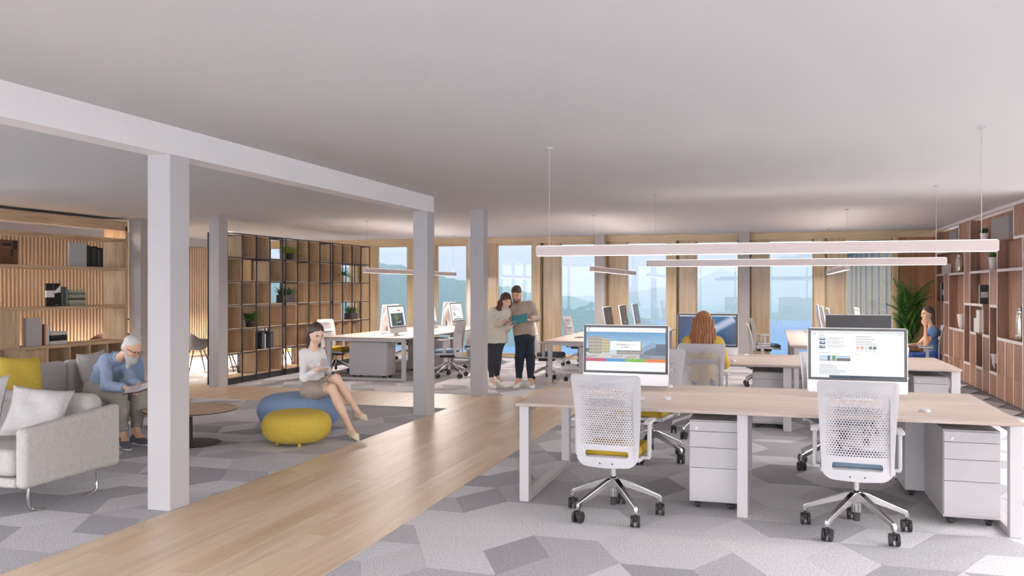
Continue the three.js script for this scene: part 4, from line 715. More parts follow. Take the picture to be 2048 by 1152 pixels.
{ // cafe corner behind the bookcase
  const seatG = (() => { const g = new THREE.SphereGeometry(0.24, 24, 12, 0, Math.PI * 2, Math.PI * 0.42, Math.PI * 0.4); g.scale(1, 0.8, 0.95); const p = g.attributes.position; for (let i = 0; i < p.count; i++) if (p.getZ(i) > 0 && p.getY(i) > -0.08) p.setY(i, p.getY(i) + p.getZ(i) * 0.8); g.computeVertexNormals(); return g; })();
  mat('cafe_shell', '#6d4a42', 0.6, { side: THREE.DoubleSide }); mat('cafe_grey', '#6f6c70', 0.7, { side: THREE.DoubleSide });
  const chair = (label, pos, turn, m) => { const t = thing('cafe_chair', label, 'chair', pos, turn, 'cafe chairs with splayed black legs'); part('shell', seatG, m, t, 0, 0.6, 0); for (const [x, z] of [[1, 1], [1, -1], [-1, 1], [-1, -1]]) part('leg', rod(V(x * 0.24, 0.001, z * 0.24), V(x * 0.1, 0.43, z * 0.1), 0.009, 0.011), M.black_plastic, t); return t; };
  chair('brown shell chair behind the oak bookcase', [-12.05, 0, -13.0], 1.9, M.cafe_shell); chair('brown shell chair beside the black bar table', [-11.4, 0, -13.4], 0.4, M.cafe_shell); chair('grey shell chair between the bookcase and the grid shelving', [-10.75, 0, -14.35], -0.6, M.cafe_grey);
  chair('grey shell chair seen through the bottom row of the grid shelving', [-10.1, 0, -14.3], 2.4, M.cafe_grey); chair('brown shell chair glimpsed through the shelving behind the seated woman', [-10.2, 0, -16.4], 0.9, M.cafe_shell); chair('grey shell chair at the cafe table by the slatted wall', [-10.9, 0, -17.0], -2, M.cafe_grey);
  const tb = (label, pos, h, r) => { const t = thing('cafe_table', label, 'table', pos, 0, 'black cafe tables'); part('top', cyl(r, r, 0.025, 36), M.black_plastic, t, 0, h, 0); part('stem', cyl(0.045, 0.045, h - 0.02, 16), M.black_plastic, t, 0, h / 2, 0); part('base', cyl(r * 0.6, r * 0.62, 0.015, 30), M.black_plastic, t, 0, 0.0085, 0); };
  tb('black bar-height cafe table beside the bookcase column', [-11.75, 0, -13.9], 1.05, 0.3); tb('low black cafe table behind the grid shelving', [-10.6, 0, -15.6], 0.74, 0.35);
  for (const [lx, lz, ll] of [[-11.55, -13.75, 'small pale cone lamp hanging over the bar table'], [-11.2, -15.9, 'small pale cone lamp added to brighten the middle of the cafe corner'], [-11.6, -18.0, 'small pale cone lamp added to brighten the window end of the cafe corner']]) {  // second and third lamps are added to brighten the slatted wall
  const L = thing('cone_lamp', ll, 'lamp', [lx, 0, lz], 0, 'cone lamps of the cafe corner'); part('shade', lathe([[0.03, 2.05], [0.11, 1.78], [0.1, 1.78], [0.025, 2.04]], 24), M.pot, L); { part('bulb', new THREE.SphereGeometry(0.035, 14, 10), mat('bulb_glow', '#ffffff', 0.5, { emissive: new THREE.Color(1, 0.9, 0.75) }), L, 0, 1.84, 0); const pl = new THREE.PointLight(0xfff0dc, 22); pl.position.set(0, 1.84, 0); pl.castShadow = true; L.add(pl); } part('cable', cyl(0.003, 0.003, CEIL - 2.05, 6), M.black_plastic, L, 0, (CEIL + 2.05) / 2, 0); part('ceiling_cap', cyl(0.04, 0.04, 0.015, 16), M.black_plastic, L, 0, CEIL - 0.008, 0); }
}
// ---------------------------------------------------------------- people: distance fields meshed by surface nets
class Field {
  constructor() { this.p = []; this.cuts = []; this.fn = null; }
  cap(a, b, ra, rb = ra, k = 0.03, o = {}) { const d = b.clone().sub(a), l2 = Math.max(d.lengthSq(), 1e-9), l = Math.sqrt(l2); this.p.push({ t: 0, ax: a.x, ay: a.y, az: a.z, dx: d.x, dy: d.y, dz: d.z, l2, l, ra, rb, k, e0: !!o.flat0, e1: !!o.flat1, neg: !!o.neg }); return this; }
  ell(c, r, k = 0.03, q = null, neg = false) { const m = new THREE.Matrix4(); if (q) m.makeRotationFromQuaternion(q.clone().invert()); this.p.push({ t: 1, c, r, m: m.elements, k, mr: Math.min(r.x, r.y, r.z), neg }); return this; }
  at(x, y, z) {
    let d = 1e3;
    for (const q of this.p) {
      let s;
      if (q.t === 0) {
        const px = x - q.ax, py = y - q.ay, pz = z - q.az, u = (px * q.dx + py * q.dy + pz * q.dz) / q.l2, t = u < 0 ? 0 : u > 1 ? 1 : u, ex = px - q.dx * t, ey = py - q.dy * t, ez = pz - q.dz * t;
        s = Math.sqrt(ex * ex + ey * ey + ez * ez) - (q.ra + (q.rb - q.ra) * t);
        if (q.e1) s = Math.max(s, (u - 1) * q.l); if (q.e0) s = Math.max(s, -u * q.l);
      } else {
        const a = x - q.c.x, b = y - q.c.y, c = z - q.c.z, m = q.m, X = (m[0] * a + m[4] * b + m[8] * c) / q.r.x, Y = (m[1] * a + m[5] * b + m[9] * c) / q.r.y, Z = (m[2] * a + m[6] * b + m[10] * c) / q.r.z, n = Math.sqrt(X * X + Y * Y + Z * Z);
        const g = Math.sqrt((X / q.r.x) ** 2 + (Y / q.r.y) ** 2 + (Z / q.r.z) ** 2); s = g > 1e-6 ? (n * (n - 1)) / g : -q.mr;
      }
      if (q.neg) { const h = Math.max(q.k - Math.abs(-s - d), 0) / q.k; d = Math.max(d, -s) + h * h * q.k * 0.25; }
      else { const h = Math.max(q.k - Math.abs(s - d), 0) / q.k; d = Math.min(d, s) - h * h * q.k * 0.25; }
    }
    for (const c of this.cuts) { const s = (x - c.p.x) * c.n.x + (y - c.p.y) * c.n.y + (z - c.p.z) * c.n.z; if (s > d) d = s; }
    return this.fn ? this.fn(d, x, y, z) : d;
  }
  cut(p, n) { this.cuts.push({ p, n: n.clone().normalize() }); return this; }
  box() {
    const lo = V(1e3, 1e3, 1e3), hi = V(-1e3, -1e3, -1e3);
    for (const q of this.p) { if (q.neg) continue; if (q.t === 0) { const r = Math.max(q.ra, q.rb) + 0.02; for (const e of [V(q.ax, q.ay, q.az), V(q.ax + q.dx, q.ay + q.dy, q.az + q.dz)]) { lo.min(e.clone().addScalar(-r)); hi.max(e.clone().addScalar(r)); } } else { const r = Math.max(q.r.x, q.r.y, q.r.z) + 0.02; lo.min(q.c.clone().addScalar(-r)); hi.max(q.c.clone().addScalar(r)); } }
    return [lo, hi];
  }
}
function net(field, cell, lim) {
  let [lo, hi] = lim ?? field.box(); lo = lo.clone().addScalar(-cell * 2); hi = hi.clone().addScalar(cell * 2);
  const B = 4, n = ['x', 'y', 'z'].map((k) => Math.ceil((hi[k] - lo[k]) / cell / B) * B + 1), [nx, ny, nz] = n, val = new Float32Array(nx * ny * nz), id = (i, j, k) => i + nx * (j + ny * k), half = cell * B * 0.5, reach = half * 1.74 * 1.35 + 0.012;
  val.fill(9);
  for (let k = 0; k < nz - 1; k += B) for (let j = 0; j < ny - 1; j += B) for (let i = 0; i < nx - 1; i += B) {
    const c = field.at(lo.x + i * cell + half, lo.y + j * cell + half, lo.z + k * cell + half), far = Math.abs(c) > reach;
    for (let kk = k; kk <= k + B; kk++) for (let jj = j; jj <= j + B; jj++) for (let ii = i; ii <= i + B; ii++) { const q = id(ii, jj, kk); if (far) { if (val[q] === 9) val[q] = c > 0 ? 8 : -8; } else if (val[q] > 7 || val[q] < -7) val[q] = field.at(lo.x + ii * cell, lo.y + jj * cell, lo.z + kk * cell); }
  }
  const pos = [], idx = [], map = new Int32Array(nx * ny * nz).fill(-1), E = [[0, 1], [2, 3], [4, 5], [6, 7], [0, 2], [1, 3], [4, 6], [5, 7], [0, 4], [1, 5], [2, 6], [3, 7]], C = [[0, 0, 0], [1, 0, 0], [0, 1, 0], [1, 1, 0], [0, 0, 1], [1, 0, 1], [0, 1, 1], [1, 1, 1]];
  for (let k = 0; k < nz - 1; k++) for (let j = 0; j < ny - 1; j++) for (let i = 0; i < nx - 1; i++) {
    let mask = 0; const v = []; for (let q = 0; q < 8; q++) { v[q] = val[id(i + C[q][0], j + C[q][1], k + C[q][2])]; if (v[q] < 0) mask |= 1 << q; } if (!mask || mask === 255) continue;
    let x = 0, y = 0, z = 0, m = 0; for (const [a, b] of E) if ((v[a] < 0) !== (v[b] < 0)) { const t = v[a] / (v[a] - v[b]); x += C[a][0] + (C[b][0] - C[a][0]) * t; y += C[a][1] + (C[b][1] - C[a][1]) * t; z += C[a][2] + (C[b][2] - C[a][2]) * t; m++; }
    map[id(i, j, k)] = pos.length / 3; pos.push(lo.x + (i + x / m) * cell, lo.y + (j + y / m) * cell, lo.z + (k + z / m) * cell);
  }
  const quad = (a, b, c, d, flip) => { if (a < 0 || b < 0 || c < 0 || d < 0) return; flip ? idx.push(a, c, b, a, d, c) : idx.push(a, b, c, a, c, d); };
  for (let k = 1; k < nz - 1; k++) for (let j = 1; j < ny - 1; j++) for (let i = 1; i < nx - 1; i++) {
    const s = val[id(i, j, k)] < 0;
    if (s !== val[id(i + 1, j, k)] < 0) quad(map[id(i, j - 1, k - 1)], map[id(i, j, k - 1)], map[id(i, j, k)], map[id(i, j - 1, k)], !s);
    if (s !== val[id(i, j + 1, k)] < 0) quad(map[id(i - 1, j, k - 1)], map[id(i - 1, j, k)], map[id(i, j, k)], map[id(i, j, k - 1)], !s);
    if (s !== val[id(i, j, k + 1)] < 0) quad(map[id(i - 1, j - 1, k)], map[id(i, j - 1, k)], map[id(i, j, k)], map[id(i - 1, j, k)], !s);
  }
  const g = new THREE.BufferGeometry(), nor = new Float32Array(pos.length), h = cell * 0.7; g.setAttribute('position', new THREE.Float32BufferAttribute(pos, 3)); g.setIndex(idx);
  for (let i = 0; i < pos.length; i += 3) { const [x, y, z] = [pos[i], pos[i + 1], pos[i + 2]], a = field.at(x + h, y, z) - field.at(x - h, y, z), b = field.at(x, y + h, z) - field.at(x, y - h, z), c = field.at(x, y, z + h) - field.at(x, y, z - h), l = Math.hypot(a, b, c) || 1; nor[i] = a / l; nor[i + 1] = b / l; nor[i + 2] = c / l; }
  g.setAttribute('normal', new THREE.BufferAttribute(nor, 3)); grain(g, 1, 3, false); return g;
}
const lerp = (a, b, t) => a.clone().lerp(b, t);
// a hand: wrist, direction of the fingers, palm normal (towards what it holds), side of the thumb
function hand(wrist, dir, palm, thumbSide, curl = 0.5, s = 1, spread = 0.02) {
  const f = new Field(), d = dir.clone().normalize(), n = palm.clone().addScaledVector(d, -palm.dot(d)).normalize(), w = d.clone().cross(n).normalize().multiplyScalar(thumbSide), P = (a, b, c) => wrist.clone().addScaledVector(d, a * s).addScaledVector(w, b * s).addScaledVector(n, c * s);
  f.cap(P(-0.035, 0, 0), P(0.012, 0, 0), 0.023 * s, 0.024 * s, 0.015);
  const L = [0.072, 0.08, 0.074, 0.058];
  for (let k = 0; k < 4; k++) {
    const b = 0.03 - k * 0.0195, base = P(0.088 - Math.abs(k - 1) * 0.004, b, 0); f.cap(P(0.01, b * 0.6, 0), base, 0.0135 * s, 0.0115 * s, 0.014);
    let p = base, a = curl * 0.55; const out = w.clone().multiplyScalar((b / 0.03) * spread);
    for (const [q, frac] of [[0, 0.46], [1, 0.3], [2, 0.24]]) { const v = d.clone().multiplyScalar(Math.cos(a)).addScaledVector(n, Math.sin(a)).add(out).normalize(), e = p.clone().addScaledVector(v, L[k] * frac * s); f.cap(p, e, (0.0097 - q * 0.0007) * s, (0.0091 - q * 0.0009) * s, 0.005); p = e; a += curl * 0.85; }
  }
  const t0 = P(0.02, 0.026, 0.004), t1 = P(0.052, 0.052, 0.014 + 0.012 * curl), t2 = P(0.078, 0.054, 0.024 + 0.022 * curl), t3 = P(0.098, 0.048, 0.028 + 0.03 * curl); f.cap(t0, t1, 0.0155 * s, 0.012 * s, 0.012).cap(t1, t2, 0.0112 * s, 0.0102 * s, 0.006).cap(t2, t3, 0.0102 * s, 0.0085 * s, 0.005);
  return f;
}
// a head about its centre: forward +z, crown +y
function headField(c, q, s, o = {}) {
  const f = new Field(), P = (x, y, z) => V(x * s, y * s, z * s).applyQuaternion(q).add(c), R = (x, y, z) => V(x * s, y * s, z * s);
  f.ell(P(0, 0.035, -0.012), R(0.076, 0.086, 0.096), 0.02, q).ell(P(0, -0.02, 0.024), R(0.062, 0.088, 0.072), 0.04, q).ell(P(0, -0.083, 0.044), R(0.036, 0.03, 0.04), 0.045, q).ell(P(0, -0.03, 0.0), R(0.066, 0.07, 0.07), 0.04, q);
  for (const x of [-1, 1]) { f.ell(P(x * 0.032, 0.004, 0.103), R(0.019, 0.013, 0.017), 0.016, q, true); f.ell(P(x * 0.04, -0.03, 0.07), R(0.02, 0.02, 0.02), 0.03, q); f.ell(P(x * 0.076, -0.008, -0.008), R(0.011, 0.031, 0.019), 0.01, q); f.cap(P(x * 0.012, 0.025, 0.096), P(x * 0.046, 0.024, 0.083), 0.008 * s, 0.006 * s, 0.016); }
  f.cap(P(0, 0.012, 0.093), P(0, -0.026, 0.108), 0.0085 * s, 0.0125 * s, 0.012).cap(P(-0.013, -0.032, 0.097), P(0.013, -0.032, 0.097), 0.0085 * s, 0.0085 * s, 0.01);
  f.cap(P(-0.019, -0.058, 0.086), P(0.019, -0.058, 0.086), 0.0075 * s, 0.0075 * s, 0.008).cap(P(-0.016, -0.069, 0.085), P(0.016, -0.069, 0.085), 0.008 * s, 0.008 * s, 0.008);
  return { f, P, R };
}
const turnTo = (fwd, up = V(0, 1, 0)) => new THREE.Quaternion().setFromRotationMatrix(new THREE.Matrix4().lookAt(fwd, V(0, 0, 0), up));   // local +z to fwd
const skinTones = ['#e0b596', '#e6bfa4', '#d9a98a'].map((c, i) => mat('skin' + i, c, 0.55, { sheen: 0.2 }));
mat('eye', '#2a1d18', 0.2); mat('lips', '#b5635a', 0.5);
/* j: joints in world space; the figure's group stands at base. Garments are fields built by the caller. */
function person(label, base, j, o) {
  const t = thing('person', label, 'person', [base.x, 0, base.z]), S = o.scale ?? 1, off = V(-base.x, 0, -base.z), skin = skinTones[o.skin ?? 0];
  const add = (name, geo, m, parent = t) => { geo.translate(off.x, off.y, off.z); return part(name, geo, m, parent); };
  const f = new Field(), k = 0.05, sh = lerp(j.ls, j.rs, 0.5), hip = lerp(j.lh, j.rh, 0.5), chest = lerp(sh, hip, 0.3), waist = lerp(sh, hip, 0.66), sideV = j.ls.clone().sub(j.rs).normalize(), B = o.build ?? 1;
  const torso = (F, e, low = 1) => {
    F.cap(lerp(j.ls, j.rs, 0.12), lerp(j.rs, j.ls, 0.12), 0.066 * S * B + e, undefined, k);
    F.cap(chest.clone().addScaledVector(sideV, 0.062 * S * B), chest.clone().addScaledVector(sideV, -0.062 * S * B), 0.102 * S * B + e, undefined, k); F.cap(lerp(sh, chest, 0.3), waist, 0.09 * S * B + e, 0.098 * S * B + e, k);
    if (o.bust) for (const x of [-1, 1]) F.ell(chest.clone().addScaledVector(sideV, x * 0.07 * S).addScaledVector(o.front, 0.07 * S), V(0.062 * S + e, 0.06 * S + e, 0.058 * S + e), 0.05);
    F.cap(waist.clone().addScaledVector(sideV, 0.045 * S * B), waist.clone().addScaledVector(sideV, -0.045 * S * B), 0.085 * S * B + e, undefined, k);
    if (low) F.cap(j.lh, j.rh, (o.hipR ?? 0.1) * S * B + e, undefined, k);
  };
  const arm = (F, s, e, to = 1, flat = false) => { F.cap(s === 'l' ? j.ls : j.rs, s === 'l' ? j.le : j.re, 0.05 * S * B + e, 0.041 * S * B + e, 0.045); const a = s === 'l' ? j.le : j.re, b = s === 'l' ? j.lw : j.rw; F.cap(a, lerp(a, b, to), 0.041 * S * B + e, (0.041 - 0.014 * to) * S * B + e, 0.025, { flat1: flat }); };
  const leg = (F, s, e, to = 1, flat = false) => { const h = j[s + 'h'], n = j[s + 'k'], a = j[s + 'a']; F.cap(h, n, 0.083 * S * B + e, 0.057 * S * B + e, 0.05); F.cap(n, lerp(n, a, to), 0.056 * S * B + e, (0.056 - 0.02 * to) * S * B + e, 0.04, { flat1: flat }); const cf = lerp(n, a, 0.28); if (o.calf !== false) F.cap(cf.clone().addScaledVector(o.calfBack ?? o.front, o.calfBack ? 0.02 : -0.02), lerp(n, a, Math.min(to, 0.5)), 0.05 * S + e, 0.04 * S + e, 0.04); };
  torso(f, 0); arm(f, 'l', 0); arm(f, 'r', 0); leg(f, 'l', 0); leg(f, 'r', 0);
  const hq = o.headQ, hc = j.head, HS = (o.headScale ?? 1);
  f.cap(lerp(sh, hc, 0.05), hc.clone().add(V(0, -0.05 * HS, -0.012).applyQuaternion(hq)), 0.056 * S, 0.05 * S, 0.04);
  for (const s of ['l', 'r']) if (j[s + 't']) { f.cap(j[s + 'a'], j[s + 'a'].clone().lerp(j[s + 't'], 0.3), 0.036 * S, 0.034 * S, 0.02); f.cap(j[s + 'a'].clone().lerp(j[s + 't'], 0.3), j[s + 't'], 0.033 * S, 0.022 * S, 0.02); }
  const H = headField(hc, hq, HS, o), geos = [net(f, 0.013), net(H.f, 0.0045)];
  for (const h of o.hands ?? []) geos.push(net(h, 0.0036));
  const body = mergeGeometries(geos); add('body', body, skin);
  for (const x of [-1, 1]) { const e = new THREE.SphereGeometry(0.0075 * HS, 10, 8); e.scale(1.2, 0.5, 0.6); e.applyQuaternion(hq); const p = H.P(x * 0.031, 0.004, 0.0865); e.translate(p.x, p.y, p.z); add('eye', e, M.eye); add('eyebrow', tube([H.P(x * 0.014, 0.03, 0.102), H.P(x * 0.03, 0.036, 0.099), H.P(x * 0.05, 0.029, 0.084)], 0.0035 * HS, 6), o.browMat ?? o.hairMat); }
  if (o.lips !== false) { const l = new Field().cap(H.P(-0.016, -0.063, 0.09), H.P(0.016, -0.063, 0.09), 0.007 * HS, undefined, 0.005); add('lips', net(l, 0.0028), M.lips); }
  return { t, add, torso, arm, leg, H, f, sh, hip, chest, waist, sideV, hc, hq, HS, S, B };
}
const folds = (amp, fr = 14, z = 0) => (d, x, y, w) => d + amp * noise.noise(x * fr + z, y * fr * 0.8, w * fr) + amp * 0.5 * noise.noise(x * fr * 2.3, y * fr * 1.9 + z, w * fr * 2.3);
const strands = (amp, fx = 60, fy = 5) => (d, x, y, z) => d + amp * noise.noise((x + z) * fx, y * fy, (x - z) * fx) + amp * 0.6 * noise.noise(x * 20, y * 7, z * 20);
function shoe(ankle, toe, sole, w = 0.042, up = 0.05) {     // ankle, toe and ground height
  const f = new Field(), d = toe.clone().sub(ankle); d.y = 0; const L = d.length(); d.normalize(); const heel = V(ankle.x, sole + 0.04, ankle.z).addScaledVector(d, -0.03), ball = V(toe.x, sole + 0.03, toe.z).addScaledVector(d, -0.07), tip = V(toe.x, sole + 0.028, toe.z);
  f.cap(heel, V(ankle.x, sole + up + 0.04, ankle.z), w, w * 0.95, 0.03).cap(heel, ball, w * 0.92, w * 0.98, 0.03).cap(V(ankle.x, sole + up + 0.02, ankle.z), ball, w * 0.85, w * 0.8, 0.03).cap(ball, tip, w * 0.95, w * 0.66, 0.03); f.cut(V(0, sole + 0.012, 0), V(0, -1, 0)); f.cut(V(0, sole + up + 0.055, 0), V(0, 1, 0));
  const s = new Field(); s.cap(V(heel.x, sole + 0.016, heel.z), V(ball.x, sole + 0.016, ball.z), w * 0.98, w * 1.04, 0.02).cap(V(ball.x, sole + 0.016, ball.z), V(tip.x, sole + 0.016, tip.z), w * 1.0, w * 0.7, 0.02); s.cut(V(0, sole + 0.022, 0), V(0, 1, 0)); s.cut(V(0, sole + 0.001, 0), V(0, -1, 0));
  return { upper: net(f, 0.006), sole: net(s, 0.006) };
}
function collar(p, front, m, parent, r = 0.011) {       // a folded shirt collar round the neck, open at the throat
  const f = new Field(), up = p.hc.clone().sub(p.sh).normalize(), c = p.sh.clone().addScaledVector(up, 0.055 * p.S), Q = (x, y, z) => c.clone().addScaledVector(p.sideV, x * p.S).addScaledVector(up, y * p.S).addScaledVector(front, z * p.S);
  for (const x of [-1, 1]) { f.cap(Q(0, 0.03, -0.062), Q(x * 0.05, 0.022, -0.03), r, r, 0.006).cap(Q(x * 0.05, 0.022, -0.03), Q(x * 0.056, 0.0, 0.02), r, r * 1.2, 0.006).cap(Q(x * 0.056, 0.0, 0.02), Q(x * 0.016, -0.03, 0.075), r * 1.2, r * 1.3, 0.006).cap(Q(x * 0.04, -0.02, 0.06), Q(x * 0.045, -0.055, 0.085), r * 1.3, r * 0.6, 0.008); }
  p.add('collar', net(f, 0.0055), m, parent);
}
function addShoes(p, j, m, soleM, w, up, ground = { l: 0, r: 0 }) { for (const s of ['l', 'r']) { const q = shoe(j[s + 'a'], j[s + 't'], ground[s], w, up), o = p.add('shoe', q.upper, m); p.add('sole', q.sole, soleM, o); } }

// ---- seated woman with a phone on the blue pouf
{
  const j = { head: at(633, 667, 9.85), ls: at(642, 706, 10.02), rs: at(607, 709, 9.82), le: at(655, 742, 9.92), re: at(607, 757, 9.64), lw: at(653, 735, 9.68), rw: at(635, 738, 9.58), lh: at(636, 779, 10.0), rh: at(622, 783, 9.84), lk: at(672, 757, 9.72), rk: at(663, 777, 9.55), la: at(718, 828, 9.72), ra: at(703, 862, 9.4), lt: at(731, 838, 9.6), rt: at(715, 878, 9.29) };
  const front = V(0.55, 0, 0.83).normalize(), hair = mat('hair_dark_brown', '#4d3b33', 0.45), q = turnTo(V(0.71, -0.5, 0.47).normalize());
  const rh = hand(j.rw, at(648, 733, 9.6).sub(j.rw), V(0.3, 0.5, -0.6), -1, 1.0, 0.9), lh = hand(j.lw, at(648, 728, 9.55).sub(j.lw).add(V(-0.02, 0.01, 0.02)), V(0, 0.8, 0.1), 1, 0.9, 0.9);
  const p = person('woman in white blouse and beige skirt sitting cross-legged, looking at a phone', lerp(j.lh, j.rh, 0.5), j, { front, headQ: q, headScale: 0.93, hairMat: hair, hands: [rh, lh], scale: 0.88, bust: true, skin: 1, hipR: 0.115, calfBack: V(-0.5, 0, -0.6) });
  const shirt = new Field(); p.torso(shirt, 0.007, 0); p.arm(shirt, 'l', 0.005, 0.93, true); p.arm(shirt, 'r', 0.005, 0.93, true); shirt.cap(p.waist, lerp(p.waist, p.hip, 0.5), 0.108, 0.115, 0.04); shirt.ell(p.sh.clone().add(V(0, 0.075, 0)).addScaledVector(front, 0.02), V(0.06, 0.06, 0.06), 0.01, null, true); shirt.fn = folds(0.006, 15, 3);
  const sh = p.add('blouse', net(shirt, 0.0095), mat('white_blouse', '#e9e4e2', 0.8)); collar(p, front, M.white_blouse, sh);
  const skirt = new Field(); skirt.cap(j.lh, j.rh, 0.125, undefined, 0.05).cap(p.hip, lerp(p.waist, p.hip, 0.55), 0.12, 0.108, 0.05).cap(j.lh, lerp(j.lh, j.lk, 0.8), 0.104, 0.078, 0.06, { flat1: true }).cap(j.rh, lerp(j.rh, j.rk, 0.78), 0.104, 0.08, 0.06, { flat1: true }); skirt.cut(p.hip.clone().add(V(0, -0.115, 0)), V(0, -1, 0)); skirt.fn = folds(0.005, 13, 8); p.add('skirt', net(skirt, 0.0095), mat('beige_skirt', '#c2b1a1', 0.85, { map: WEAVE }));
  const h = new Field(), P = p.H.P, R = p.H.R; h.ell(P(0, 0.045, -0.022), R(0.086, 0.09, 0.1), 0.02, q).ell(P(0, -0.03, -0.07), R(0.072, 0.11, 0.05), 0.04, q); for (const x of [-1, 1]) { h.cap(P(x * 0.072, 0.02, -0.03), P(x * 0.07, -0.1, -0.05), 0.026, 0.024, 0.03); h.cap(P(x * 0.05, -0.06, -0.07), p.sh.clone().add(V(0, -0.06, 0)).addScaledVector(p.sideV, x * 0.05).addScaledVector(front, -0.09), 0.034, 0.02, 0.04); } h.ell(P(0, -0.03, 0.085), R(0.06, 0.085, 0.07), 0.012, q, true); h.fn = strands(0.004); p.add('hair', net(h, 0.0052), hair);
  const heels = mat('cream_leather', '#e6d8b8', 0.4);
  for (const s of ['l', 'r']) { const a = j[s + 'a'], tp = j[s + 't'], d = tp.clone().sub(a).normalize(), dn = s === 'r' ? V(0, -1, 0) : V(-0.25, -0.9, 0).normalize(), f = new Field(), heel = a.clone().addScaledVector(dn, 0.035).addScaledVector(d, -0.03), ball = tp.clone().addScaledVector(d, -0.05); f.cap(heel, heel.clone().addScaledVector(dn, -0.02), 0.036, 0.034, 0.015).cap(heel, ball, 0.034, 0.036, 0.03).cap(ball, tp.clone().addScaledVector(d, 0.03), 0.037, 0.012, 0.02); f.ell(a.clone().addScaledVector(d, 0.045).addScaledVector(dn, -0.045), V(0.055, 0.05, 0.055), 0.012, null, true); f.cap(heel, heel.clone().addScaledVector(dn, 0.085).addScaledVector(d, -0.01), 0.016, 0.005, 0.012); p.add('high_heel', net(f, 0.005), heels); }
  const ph = single('phone', rbox(0.075, 0.15, 0.009, 0.006), M.silver, at(650, 727, 9.53).toArray(), 'slim silver phone held by the seated woman', 'phone'); ph.rotation.set(-0.9, 0.6, 0, 'YXZ');
}
